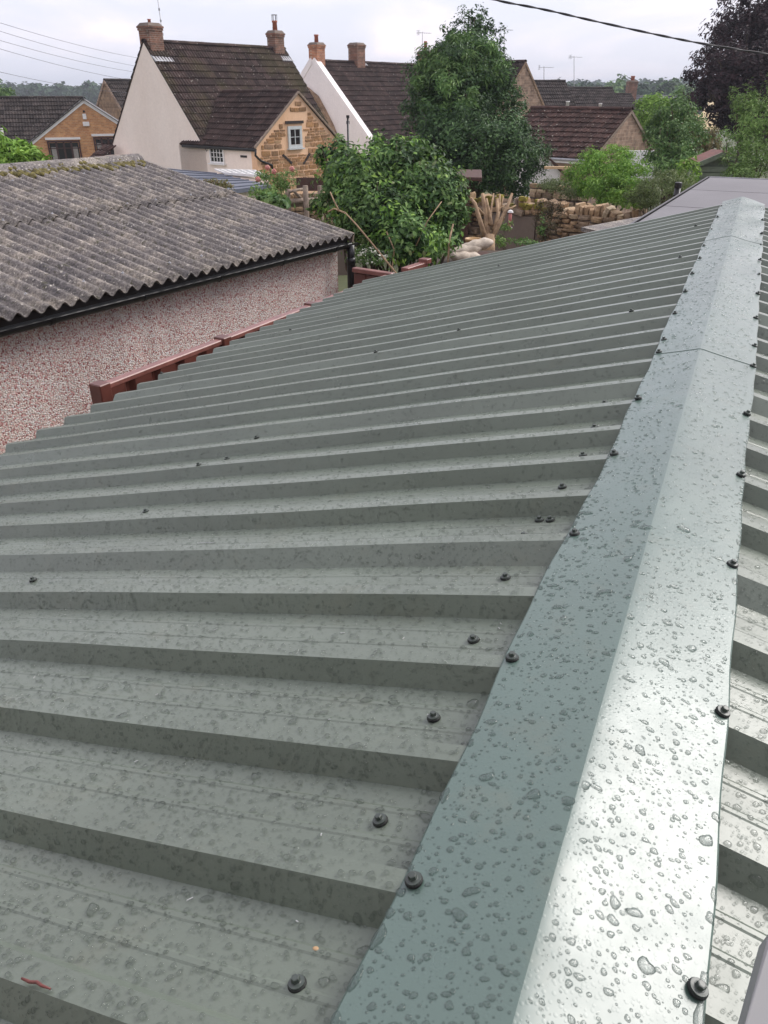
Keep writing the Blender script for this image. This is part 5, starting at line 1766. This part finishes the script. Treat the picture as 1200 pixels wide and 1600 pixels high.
# ------------------------------------------------------------------ trees and plants
def foliage(blobs, n, size, seed, clump=22, sig=0.26, droop=0.3, aspect=0.45, hollow=0.35, spike=0.0):
    r = np.random.default_rng(seed)
    wts = np.array([b[1][0] * b[1][1] + b[1][1] * b[1][2] + b[1][0] * b[1][2] for b in blobs]); wts = wts / wts.sum()
    P = []; N = []
    for (c, rd), wt in zip(blobs, wts):
        m = max(8, int(n * wt)); kc = max(5, int(clump * (len(blobs) * wt) ** .5))
        d = r.normal(size=(kc, 3)); d /= np.linalg.norm(d, axis=1)[:, None]
        rr = 1 - hollow * r.uniform(0, 1, kc) ** 1.6 + 0.10 * r.normal(size=kc)
        cc = d * rr[:, None]
        ix = r.integers(0, kc, m)
        sg = sig * r.uniform(.6, 1.3, kc)
        off = r.normal(size=(m, 3)); off /= np.linalg.norm(off, axis=1)[:, None]
        off *= (r.uniform(0, 1, m) ** .5)[:, None] * sg[ix][:, None] * 1.5
        p = cc[ix] + off
        nn = off + d[ix] * .35 + np.array([0, 0, .25]) + r.normal(size=(m, 3)) * .22
        P.append(np.array(c) + p * np.array(rd)); N.append(nn)
    P = np.concatenate(P); N = np.concatenate(N); N /= np.linalg.norm(N, axis=1)[:, None]
    m = len(P)
    T = np.cross(N, r.normal(size=(m, 3))); T[:, 2] -= droop; T -= N * (T * N).sum(1)[:, None]
    T /= np.linalg.norm(T, axis=1)[:, None]
    B = np.cross(N, T)
    L = size * r.uniform(.6, 1.35, m)
    W = L * aspect
    v0 = P; v1 = P + T * (L * .45)[:, None] + B * (W / 2)[:, None] + N * (L * .06)[:, None]
    v2 = P + T * L[:, None] - N * (L * .10)[:, None]; v3 = P + T * (L * .45)[:, None] - B * (W / 2)[:, None] + N * (L * .06)[:, None]
    V = np.stack([v0, v1, v2, v3], 1).reshape(-1, 3)
    i = np.arange(m) * 4
    F = np.stack([np.stack([i, i + 1, i + 2], 1), np.stack([i, i + 2, i + 3], 1)], 1).reshape(-1, 3)
    return V, F

def limbs(b, base, tips, r0, seed):
    r = random.Random(seed)
    for tp in tips:
        p0 = np.array(base, float); p1 = np.array(tp, float)
        d = p1 - p0; pts = []
        for f in np.linspace(0, 1, 6):
            w_ = np.array([r.uniform(-1, 1), r.uniform(-1, 1), r.uniform(-.3, .3)]) * .05 * np.linalg.norm(d) * (f * (1 - f) * 4) ** .5
            bend = np.array([d[0], d[1], 0]) * (f ** 1.5 - f) * .4
            pts.append(p0 + d * f + w_ + bend)
        b.tube(pts, [r0 * (1 - .85 * f) for f in np.linspace(0, 1, 6)], 7)

def tree(name, label, cat, base, blobs, n, size, mat, seed, trunk_r=.15, bark='bark', group=None, clump=22, sig=.26, aspect=.45, hollow=.35, droop=.3, split=None, core=None, fork=.35):
    base = np.array(base, float)
    T = thing(name, tuple(base), label, cat, group)
    b = MB()
    cs = np.array([c for c, r_ in blobs]); top = cs.mean(0)
    fk = base + (top - base) * fork
    b.tube([base - UP * .1, base + (fk - base) * .5 + np.array([.03, .02, 0]), fk], [trunk_r * 1.25, trunk_r, trunk_r * .8], 9)
    limbs(b, fk, [c + UP * r_[2] * .3 for c, r_ in blobs] + [c + np.array([random.uniform(-.7, .7) * r_[0], random.uniform(-.7, .7) * r_[1], random.uniform(-.2, .8) * r_[2]]) for c, r_ in blobs for _ in range(2)], trunk_r * .6, seed)
    b.build('trunk', M[bark], T, True)
    V, F = foliage(blobs, n, size, seed, clump, sig, droop, aspect, hollow)
    o = link('crown', np_mesh('crown', V - base, F, M[mat]), T)
    return T

def px_blob(px, py, t, rx, rz, ry=None):
    """centre from the photo, radii given in photo pixels at that distance"""
    s = t / 1200
    return (at(px, py, t), (rx * s, (ry or rx) * s, rz * s))
def gbase(px, py, t):
    p_ = at(px, py, t); return np.array([p_[0], p_[1], gz(p_[0], p_[1])])

# big evergreen
tree('evergreen_tree', 'big dark dense evergreen tree standing in the middle behind the dry stone wall', 'tree', gbase(735, 300, 23),
     [px_blob(718, 130, 22.5, 78, 60), px_blob(700, 190, 22, 72, 60), px_blob(776, 175, 22.5, 44, 66), px_blob(745, 235, 21.6, 95, 62), px_blob(800, 255, 22, 52, 55), px_blob(688, 118, 22.8, 36, 42), px_blob(720, 85, 23, 40, 35)],
     52000, .11, 'lf_dark', 11, .2, clump=110, sig=.15, hollow=.45)
tree('light_topped_tree', 'lighter green drooping growth over the top left of the dark evergreen', 'tree', gbase(700, 300, 24.5),
     [px_blob(712, 95, 21.6, 52, 36), px_blob(682, 122, 21.8, 34, 36), px_blob(748, 105, 21.8, 42, 40), px_blob(705, 140, 21.2, 60, 34)],
     9500, .15, 'lf_mid', 12, .12, clump=44, sig=.16, droop=1.2, aspect=.3)
tree('wispy_tree', 'open wispy tree top rising against the sky behind the dark evergreen', 'tree', gbase(745, 300, 28),
     [px_blob(735, 38, 27, 26, 26), px_blob(722, 62, 27, 30, 26), px_blob(762, 68, 27, 26, 28), px_blob(742, 90, 27, 40, 25)],
     3600, .13, 'lf_dark', 13, .1, clump=24, sig=.2, hollow=.2, fork=.8)
# big-leaved shrub
def shrub():
    base = np.array([*at(612, 430, 10.4)[:2], 0.0])
    blobs = [px_blob(560, 275, 11, 58, 45), px_blob(620, 265, 11.2, 70, 50), px_blob(665, 310, 10.8, 62, 62), px_blob(590, 335, 10.6, 75, 60), px_blob(540, 310, 11, 48, 50),
             px_blob(640, 372, 10.2, 62, 38), px_blob(700, 350, 10.6, 30, 40), px_blob(530, 250, 11.4, 32, 30), px_blob(700, 285, 11, 22, 24), px_blob(650, 240, 11.2, 26, 20),
             px_blob(503, 240, 11.3, 9, 14), px_blob(532, 226, 11.3, 8, 16), px_blob(588, 224, 11.3, 12, 14), px_blob(618, 228, 11.2, 9, 16), px_blob(672, 250, 11, 14, 16), px_blob(716, 300, 10.8, 14, 20), px_blob(722, 335, 10.6, 12, 16), px_blob(497, 320, 11, 14, 16)]
    T = thing('large_shrub', tuple(base), 'big glossy-leaved green shrub with pale bare stems just beyond the green roof', 'shrub')
    b = MB()
    limbs(b, base + UP * .1, [c for c, r_ in blobs] + [c + UP * r_[2] * .8 for c, r_ in blobs], .035, 5)
    b.build('trunk', M['bark'], T, True)
    for (pts, r_) in (([(623, 432, 9.6), (585, 385, 9.8), (556, 350, 9.8), (540, 333, 9.8)], .013), ([(540, 333, 9.8), (522, 326, 9.9), (512, 331, 9.9)], .012), ([(530, 330, 9.8), (521, 312, 9.8), (516, 300, 9.8)], .010),
                      ([(612, 425, 9.9), (616, 390, 9.95), (604, 362, 10.0)], .010), ([(645, 395, 10.0), (668, 345, 9.9), (690, 315, 9.95)], .008), ([(700, 410, 9.9), (702, 375, 9.9), (708, 350, 9.9)], .014)):
        b = MB(); b.tube([at(*q) for q in pts], [r_, r_ * .9, r_ * .75, r_ * .6][:len(pts)], 7); b.build('bare_stem', M['pale_bark'], T, True)
    V, F = foliage(blobs, 12500, .085, 21, 46, .19, .5, .42, .75)
    V -= base
    link('crown', np_mesh('crown', V, F, M['lf_mid']), T)
    V3, F3 = foliage(blobs, 3200, .08, 25, 30, .2, .5, .42, .4)
    o = link('young_leaves', np_mesh('young_leaves', V3 - base, F3, M['lf_bud']), T); o['kind'] = 'stuff'
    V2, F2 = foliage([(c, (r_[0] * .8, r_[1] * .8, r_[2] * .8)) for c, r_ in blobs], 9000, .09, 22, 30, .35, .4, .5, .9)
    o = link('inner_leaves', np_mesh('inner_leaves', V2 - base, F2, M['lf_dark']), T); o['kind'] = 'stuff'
    # the largest leaves, one by one
    lb = MB(); lb.add([(0, 0, 0), (.35, .28, .04), (.75, .22, .03), (1, 0, -.1), (.75, -.22, .03), (.35, -.28, .04)], [(0, 1, 5), (1, 2, 4, 5), (2, 3, 4)])
    lm = [lb.mesh('leaf', M['lf_mid']), lb.mesh('leaf', M['lf_bud']), lb.mesh('leaf', M['lf_olive'])]
    r = random.Random(3)
    for i in range(260):
        c, rd_ = r.choice(blobs)
        d = np.array([r.gauss(0, 1), -abs(r.gauss(0, 1)) - .3, r.gauss(0, 1) + .2]); d /= np.linalg.norm(d)
        P = c + d * np.array(rd_) * r.uniform(.85, 1.05)
        z = d + np.array([r.uniform(-.5, .5), -.3, .5]); z /= np.linalg.norm(z)
        x = np.cross(z, np.array([r.gauss(0, 1), r.gauss(0, 1), .2])); x[2] -= .4; x -= z * (x @ z); x /= np.linalg.norm(x); y = np.cross(z, x)
        s = r.uniform(.06, .10)
        put_rock(r.choice(lm), P, s, s, s, (x, y, z), T, 'leaf')
    fl = []
shrub()
# green dwarf conifer, bushes to the right
tree('bright_bush', 'rounded bright yellow-green bush overhanging the dry stone wall at right', 'bush', gbase(950, 320, 16.5),
     [px_blob(952, 275, 16, 52, 34), px_blob(925, 270, 16, 36, 30), px_blob(985, 285, 15.8, 34, 28), px_blob(960, 300, 15.4, 42, 22), px_blob(955, 250, 16.3, 34, 18)],
     15000, .075, 'lf_bud', 31, .05, clump=44, sig=.22, aspect=.28, fork=.5, hollow=.3)
tree('olive_shrub', 'dull grey-green small-leaved shrub beside the black flue pipe', 'shrub', gbase(1030, 320, 13),
     [px_blob(1030, 296, 12.6, 40, 24), px_blob(1005, 305, 12.6, 26, 16), px_blob(1060, 290, 12.8, 26, 20)],
     7500, .042, 'lf_olive', 32, .03, clump=40, sig=.2, aspect=.35, fork=.5)
tree('yellow_green_shrub', 'low light green leafy shrub along the top of the stone wall below the bright bush', 'shrub', gbase(990, 320, 14),
     [px_blob(985, 310, 13.5, 26, 12), px_blob(1075, 272, 13.4, 18, 18)],
     1300, .075, 'lf_bright', 33, .02, clump=18, sig=.28, fork=.5)
tree('slim_tree', 'upright leafy green tree between the stone garage and the green shed', 'tree', gbase(1050, 290, 22),
     [px_blob(1050, 185, 22, 30, 32), px_blob(1045, 225, 21.6, 38, 34), px_blob(1055, 262, 21.4, 36, 26), px_blob(1078, 215, 22, 26, 36), px_blob(1035, 200, 22.2, 20, 24)],
     10000, .10, 'lf_mid', 34, .07, clump=36, sig=.24, fork=.3)
tree('yellowing_tree', 'yellow-green tree with brownish patches behind the stone garage gable', 'tree', gbase(1030, 200, 33),
     [px_blob(1020, 170, 34, 22, 20), px_blob(1035, 185, 33, 34, 26), px_blob(1000, 185, 34, 20, 20)],
     5000, .15, 'lf_bright', 35, .08, clump=26, sig=.25)
tree('russet_tree', 'russet-brown tinged bush between the yellow tree and the purple tree', 'tree', gbase(1090, 220, 30),
     [px_blob(1090, 212, 30, 28, 24), px_blob(1070, 195, 31, 26, 20), px_blob(1108, 228, 30, 16, 16)],
     5000, .13, 'lf_autumn', 36, .08, clump=26, sig=.25)
tree('copper_beech', 'large dark purple-leaved tree at the upper right edge', 'tree', gbase(1175, 220, 38),
     [px_blob(1165, 60, 38, 62, 48), px_blob(1130, 110, 37, 60, 38), px_blob(1185, 120, 36.5, 70, 52), px_blob(1190, 25, 38, 60, 45), px_blob(1120, 150, 37, 48, 26), px_blob(1200, 170, 37, 60, 40), px_blob(1150, 175, 37, 42, 28), px_blob(1240, 80, 38, 70, 90)],
     34000, .21, 'lf_copper', 37, .35, clump=60, sig=.2, hollow=.5, fork=.5)
tree('right_ash_tree', 'light green feathery tree on the right edge in front of the purple tree', 'tree', gbase(1180, 270, 19),
     [px_blob(1165, 160, 19, 30, 26), px_blob(1190, 190, 18.6, 46, 34), px_blob(1160, 225, 18.4, 34, 26), px_blob(1195, 245, 18.2, 40, 30), px_blob(1148, 255, 18.0, 24, 18), px_blob(1160, 270, 17.6, 30, 12), px_blob(1235, 180, 18.5, 50, 60)],
     10500, .085, 'lf_ash', 38, .07, clump=38, sig=.2, hollow=.6, aspect=.32, fork=.3)
tree('laurel_hedge', 'bright lime green leafy hedge behind the ridge of the corrugated roof at left', 'hedge', gbase(15, 270, 15),
     [px_blob(15, 252, 14, 42, 24), px_blob(48, 256, 14, 24, 16), px_blob(-30, 240, 14, 40, 40), px_blob(30, 238, 14.2, 20, 16)],
     3600, .16, 'lf_bright', 39, .05, clump=30, sig=.28, aspect=.32, fork=.6)
tree('left_edge_tree', 'dark green tree crown cut by the left edge above the bungalow roof', 'tree', gbase(-12, 160, 60),
     [px_blob(-8, 142, 60, 22, 18), px_blob(-30, 140, 60, 30, 26)], 3000, .3, 'lf_mid', 40, .2)
tree('rose_bush', 'climbing rose with pink flowers in front of the blue-grey flat roof', 'rose', gbase(425, 320, 16),
     [px_blob(412, 275, 15.5, 18, 12), px_blob(440, 280, 15.5, 22, 18), px_blob(425, 300, 15.3, 28, 14), px_blob(400, 300, 15.2, 12, 12)],
     1800, .06, 'lf_ash', 41, .02, clump=20, sig=.3, hollow=.9, fork=.6)
for k, (x, y) in enumerate([(403, 280), (418, 262), (428, 268), (456, 264)]):
    b = MB(); P = at(x, y, 15.2)
    for j in range(5):
        a = j * 1.26; b.lathe(P + np.array([math.cos(a), 0, math.sin(a)]) * .022, [(.02, -.01), (.034, 0), (.02, .015)], 6, (np.array([1, 0, 0]), UP, np.array([0, -1, 0])))
    b.lathe(P - np.array([0, .012, 0]), [(.022, 0), (.018, .014)], 6, (np.array([1, 0, 0]), UP, np.array([0, -1, 0])))
    o = b.build('rose_flower', M['pink'], bpy.data.objects['rose_bush'], True)
tree('nasturtium', 'broad-leaved low plant under the roses beside the corrugated roof verge', 'plant', gbase(430, 330, 13.5),
     [px_blob(428, 316, 13, 24, 9), px_blob(410, 312, 13, 12, 8)], 420, .11, 'lf_mid', 42, .01, clump=10, sig=.4, aspect=.8, hollow=.8)
tree('orange_shrub', 'small bronze and green shrub peeping over the corrugated roof verge', 'shrub', gbase(335, 290, 18),
     [px_blob(336, 286, 17, 18, 7), px_blob(355, 292, 16.6, 12, 6)], 900, .06, 'lf_autumn', 43, .02, clump=16, sig=.35)
tree('wall_climber', 'twiggy brown climber against the rendered part of the dry stone wall', 'climber', gbase(855, 370, 13.8),
     [px_blob(858, 335, 13.6, 22, 26, 8), px_blob(850, 358, 13.5, 16, 16, 8)], 2600, .035, 'lf_climb', 44, .015, clump=26, sig=.3, hollow=.8)
tree('small_potted_shrub', 'small yellow-green shrub in a basket right behind the cut-back tree', 'shrub', gbase(790, 380, 12.8),
     [px_blob(790, 350, 13.3, 9, 8), px_blob(786, 376, 13.3, 14, 9)], 500, .05, 'lf_ash', 45, .015, clump=14, sig=.35)
tree('weeds', 'patch of low green weeds at the foot of the stone wall', 'weeds', gbase(820, 375, 13),
     [px_blob(822, 378, 13, 20, 3), px_blob(846, 352, 13.4, 5, 16)], 400, .05, 'lf_mid', 46, .01, clump=14, sig=.35)
tree('white_flowered_plant', 'low plant dotted with small white flowers beyond the short red-brown fence', 'plant', gbase(560, 410, 9.6),
     [px_blob(578, 402, 10.0, 24, 10), px_blob(568, 392, 10.3, 12, 10)], 1300, .035, 'lf_mid', 47, .01, clump=20, sig=.35)
V, F = foliage([px_blob(578, 400, 9.9, 25, 11)], 160, .028, 48, 30, .3, 0, .9, .2)
o = link('white_flowers', np_mesh('white_flowers', V - ORI['white_flowered_plant'], F, M['white_fl']), bpy.data.objects['white_flowered_plant']); o['kind'] = 'stuff'
tree('ivy_growth', 'ragged ivy and creeper over the rubble wall left of the bright bush', 'ivy', gbase(870, 300, 17.5),
     [px_blob(872, 290, 17.2, 34, 10), px_blob(900, 300, 16.8, 24, 10)], 2600, .05, 'lf_olive', 49, .01, clump=24, sig=.35, hollow=.8)

# cut-back tree
def cut_tree():
    t = 12.8
    base = at(762, 395, t); base = np.array([base[0], base[1], 0])
    T = thing('pollarded_tree', tuple(base), 'bare cut-back tree with many sawn pale limbs fanning up before the stone wall', 'tree')
    def limb(pts, r0, r1, name='limb'):
        b = MB(); P = [at(x, y, t + dz) for (x, y, dz) in pts]
        b.tube(P, list(np.linspace(r0 * .68, r1 * .62, len(P))), 9); b.build(name, M['pale_bark'], T, True)
        e_ = P[-1]; d = P[-1] - P[-2]; d /= np.linalg.norm(d)
        b = MB(); b.tube([e_ - d * .003, e_ + d * .006], r1 * .64, 9); b.build('cut_end', M['cut_wood'], T)
    b = MB(); p0 = at(765, 368, t)
    b.tube([base, np.array([p0[0] - .02, p0[1], p0[2] * .6]), at(764, 392, t), p0], [.13, .11, .10, .09], 10); b.build('trunk', M['pale_bark'], T, True)
    limb([(760, 375, 0), (750, 345, -.05), (742, 318, -.1), (736, 310, -.1)], .062, .04)
    limb([(762, 370, 0), (760, 340, .1), (756, 315, .1), (754, 303, .1)], .07, .045)
    limb([(768, 352, 0), (765, 335, .05), (762, 322, 0), (760, 311, 0)], .045, .032)
    limb([(765, 350, 0), (768, 325, .12), (771, 303, .15)], .035, .022)
    limb([(772, 360, 0), (778, 335, .1), (777, 311, .1)], .055, .035)
    limb([(775, 352, 0), (780, 330, .2), (781, 304, .2)], .04, .028)
    limb([(768, 375, 0), (780, 350, -.05), (792, 325, -.05), (800, 303, -.05)], .065, .035)
    limb([(785, 345, -.05), (793, 328, -.1), (806, 321, -.1)], .03, .018)
    limb([(756, 335, 0), (748, 326, -.05), (741, 320, -.1)], .028, .02)
    limb([(779, 332, .1), (783, 324, .1), (788, 321, .1)], .022, .015)
    limb([(783, 325, .2), (786, 308, .22)], .022, .018)
cut_tree()
def feeder():
    P = at(797, 340, 14.2)
    T = thing('bird_feeder', tuple(P), 'slim pink and white tube hanging against the rendered stone wall', 'bird feeder')
    b = MB(); b.lathe(P, [(.03, -.16), (.03, .09)], 10); b.build('tube', M['pink'], T, True)
    b = MB(); b.lathe(P + UP * .09, [(.055, 0), (.04, .035), (.01, .045)], 10); b.build('cap', M['white_paint'], T)
    b = MB(); b.lathe(P - UP * .19, [(.055, 0), (.055, .02)], 10); b.build('tray', M['white_paint'], T)
feeder()

# ------------------------------------------------------------------ woods on the skyline and trees in the fields
def woods():
    blobs = []
    r = random.Random(5)
    for i in range(90):
        px = r.uniform(-120, 330); t = r.uniform(300, 360)
        py = 140 + r.uniform(-3, 9) - 4 * math.sin(px * .02)
        blobs.append(px_blob(px, py + 6, t, r.uniform(8, 15), r.uniform(6, 9)))
    V, F = foliage(blobs, 26000, 2.0, 61, 12, .5, .1, .8, .5)
    o = link('far_wood_left', np_mesh('far_wood', V, F, M['lf_far'])); o.name = 'distant_wood'
    tag(o, 'dark wooded hill on the skyline behind the brick bungalow', 'wood', kind='stuff')
    blobs = []
    for i in range(170):
        px = r.uniform(780, 1330); t = r.uniform(420, 520)
        blobs.append(px_blob(px, 138 + r.uniform(-3, 12) , t, r.uniform(7, 13), r.uniform(5, 8)))
    V, F = foliage(blobs, 30000, 2.8, 62, 12, .5, .1, .8, .5)
    o = link('distant_wood', np_mesh('distant_wood', V, F, M['lf_far']))
    tag(o, 'band of hazy woodland along the right-hand skyline', 'wood', kind='stuff')
    tr = [(880, 148, 190, 22, 12, 'lf_far'), (905, 146, 210, 18, 10, 'lf_mid'), (925, 147, 200, 20, 12, 'lf_far'), (945, 158, 150, 20, 12, 'lf_mid'), (963, 143, 190, 17, 14, 'lf_mid'), (1000, 150, 170, 16, 14, 'lf_far'), (1020, 144, 230, 16, 14, 'lf_far'),
          (1048, 147, 180, 18, 16, 'lf_dark'), (1066, 155, 150, 16, 14, 'lf_mid'), (1008, 162, 190, 12, 8, 'lf_olive'), (1080, 158, 200, 16, 12, 'lf_far'), (985, 158, 240, 20, 9, 'lf_mid'), (1035, 165, 140, 18, 8, 'lf_mid')]
    labs = ['round blue-green far tree above the ridge of the middle terrace roof', 'second distant tree from the left, between the two right-hand roof aerials', 'distant tree directly above the farthest terrace roof',
            'green tree in the field just left of the distant chimney, nearest of that side', 'tall distant tree on the skyline immediately left of the brick chimney', 'dark narrow distant tree immediately right of the brick chimney',
            'bluish distant tree on the skyline over the yellow-green tree', 'darkest distant tree, left of the purple tree under its lowest branches', 'mid-green distant tree half hidden by the left edge of the purple tree',
            'low olive field bush at the foot of the woodland right of the chimney', 'distant tree just behind the left fringe of the purple tree', 'low green tree behind the distant slate roof', 'low broad green tree above the yellow-green tree top']
    for k, (px, py, t, rx, rz, m) in enumerate(tr):
        P = at(px, py, t)
        tree('field_tree', labs[k], 'tree', np.array([P[0], P[1], gz(P[0], P[1])]),
             [px_blob(px, py, t, rx, rz), px_blob(px - rx * .5, py + 4, t, rx * .7, rz * .7), px_blob(px + rx * .5, py + 5, t, rx * .6, rz * .7)], 1500, t * .006, m, 70 + k, t * .002, group='distant field trees', clump=16, sig=.4, aspect=.7)
woods()

# ------------------------------------------------------------------ aerials and wires
def aerial(px, py_top, py_base, t, label, kind=0, lean=0.0):
    top = at(px, py_top, t); base = at(px + lean, py_base, t)
    T = thing('tv_aerial', tuple(base), label, 'aerial', 'television aerials on the roofs')
    b = MB(); b.tube([base, top], .022, 6); b.build('mast', M['steel'], T)
    b = MB(); d = hd(60) if kind == 0 else hd(80)
    s = 16 * t / 1200
    h = top - UP * .05
    b.tube([h - d * s * .5, h + d * s], .012, 5)
    b.build('boom', M['steel'], T)
    n = np.cross(d, UP)
    for k in range(6):
        b = MB(); q = h + d * s * (-.4 + k * .26); L = .16 if k else .25
        b.tube([q - n * L - UP * .0, q + n * L], .009, 4); b.build('rod', M['steel'], T)
    b = MB()
    for z in (-.12, -.04, .04, .12): b.tube([h - d * s * .48 + UP * z - n * .2, h - d * s * .48 + UP * z + n * .2], .008, 4)
    b.tube([h - d * s * .48 - UP * .14, h - d * s * .48 + UP * .14], .01, 4)
    b.build('reflector', M['steel'], T)
aerial(660, 50, 100, 50, 'television aerial on a mast above the right-hand chimney of the long tiled cottage')
aerial(788, 45, 100, 45, 'television aerial on a tall mast above the pale stone gable')
aerial(850, 104, 130, 52, 'small television aerial over the nearest terrace roof', 1)
aerial(897, 88, 145, 60, 'television aerial on a mast above the middle terrace roof')
def mast():
    base = at(258, 80, 34.0); top = at(243, -25, 34.0)
    T = thing('radio_mast', tuple(base), 'thin jointed whip aerial leaning beside the left brick chimney of the cream cottage', 'aerial')
    b = MB(); b.tube([base, (base + top) / 2, top], [.028, .02, .014], 6); b.build('mast', M['steel'], T)
    for f in (.25, .45, .62, .8):
        b = MB(); q = base * (1 - f) + top * f; b.lathe(q, [(.035, -.05), (.035, .05)], 8); b.build('joint', M['steel'], T)
    b = MB(); b.bar(at(250, 64, 34.0), at(259, 66, 33.9), .03, .03); b.build('bracket', M['steel'], T)
    b = MB(); b.lathe(at(258.5, 69, 33.8), [(.03, -.09), (.09, -.04), (.09, .04), (.03, .09)], 10); b.build('red_ball', simple('red_plastic', (.5, .05, .08), scale=5, bump=0), T, True)
mast()
def wires():
    ends = [((0, 33), (215, 88), 'uppermost'), ((0, 46), (213, 101), 'second from the top'), ((0, 60), (210, 109), 'middle'), ((0, 73), (205, 122), 'fourth from the top'), ((0, 107), (175, 136), 'lowest')]
    for (a, c, w_) in ends:
        A, B = at(a[0] - 60, a[1] - (c[1] - a[1]) * 60 / 215 - 1, 24), at(c[0] + 50, c[1] + 9, 47)
        pts = [A * (1 - f) + B * f - UP * (f * (1 - f) * .9) for f in np.linspace(0, 1, 14)]
        b = MB(); b.tube(pts, .007, 5); o = b.build('overhead_wire', M['wire'])
        tag(o, f'{w_} of the five thin overhead wires at the upper left', 'wire', 'thin overhead wires')
    kp = [(600, -70), (700, -22), (770, 0), (848, 14), (920, 31), (1025, 54), (1095, 68), (1200, 85), (1300, 97), (1420, 107)]
    P = [at(x, y, 9.0 + (x - 600) * .002) for x, y in kp]
    fine = []
    for i in range(len(P) - 1):
        for f in np.linspace(0, 1, 36, endpoint=False): fine.append(P[i] * (1 - f) + P[i + 1] * f)
    fine = np.array(fine)
    k = np.ones(31) / 31
    pad = np.pad(fine, ((15, 15), (0, 0)), 'edge')
    fine = np.stack([np.convolve(pad[:, c], k, 'valid') for c in range(3)], 1)
    T = thing('overhead_cable', tuple(fine[0]), 'thick twisted black overhead cable crossing the sky at the upper right', 'cable')
    for ph in (0, math.pi):
        pts = []
        for i, p_ in enumerate(fine[::2]):
            a = i * .42 + ph
            pts.append(p_ + .0065 * (np.array([0.2, -1, 0]) * math.cos(a) + UP * math.sin(a)))
        b = MB(); b.tube(pts, .0075, 6); b.build('strand', M['cable'], T, True)
wires()

def soil_vent():
    P0 = onplane(545, 225, OW + ws * 5.3, RH); P1 = onplane(543, 176, OW + ws * 5.3, RH)
    P0 = at(544.5, 240, 34.0); P1 = at(543.5, 184, 34.0)
    T = thing('soil_vent_pipe', (P0[0], P0[1], -1.3), 'tall black vent pipe standing against the roof right of the golden stone gable', 'pipe')
    b = MB(); b.tube([np.array([P0[0], P0[1], -1.3]), P1], .05, 8); b.build('pipe', M['black_plastic'], T, True)
    b = MB(); b.lathe(P1 - UP * .25, [(.075, 0), (.075, .12)], 8); b.lathe(P1, [(.075, 0), (.075, .1)], 8); b.build('collar', M['black_plastic'], T)
soil_vent()

def haze():
    m = bpy.data.materials.new('thin_haze'); m.use_nodes = True
    t = m.node_tree; t.nodes.clear()
    o = t.nodes.new('ShaderNodeOutputMaterial'); v = t.nodes.new('ShaderNodeVolumePrincipled')
    v.inputs['Color'].default_value = (0.80, 0.86, 0.95, 1)
    v.inputs['Density'].default_value = 0.0006
    t.links.new(v.outputs[0], o.inputs['Volume'])
    b = MB(); b.box((0, 1250, 11.0), (3100, 2800, 44)); ob = b.build('haze', m)
    tag(ob, kind='stuff')
haze()
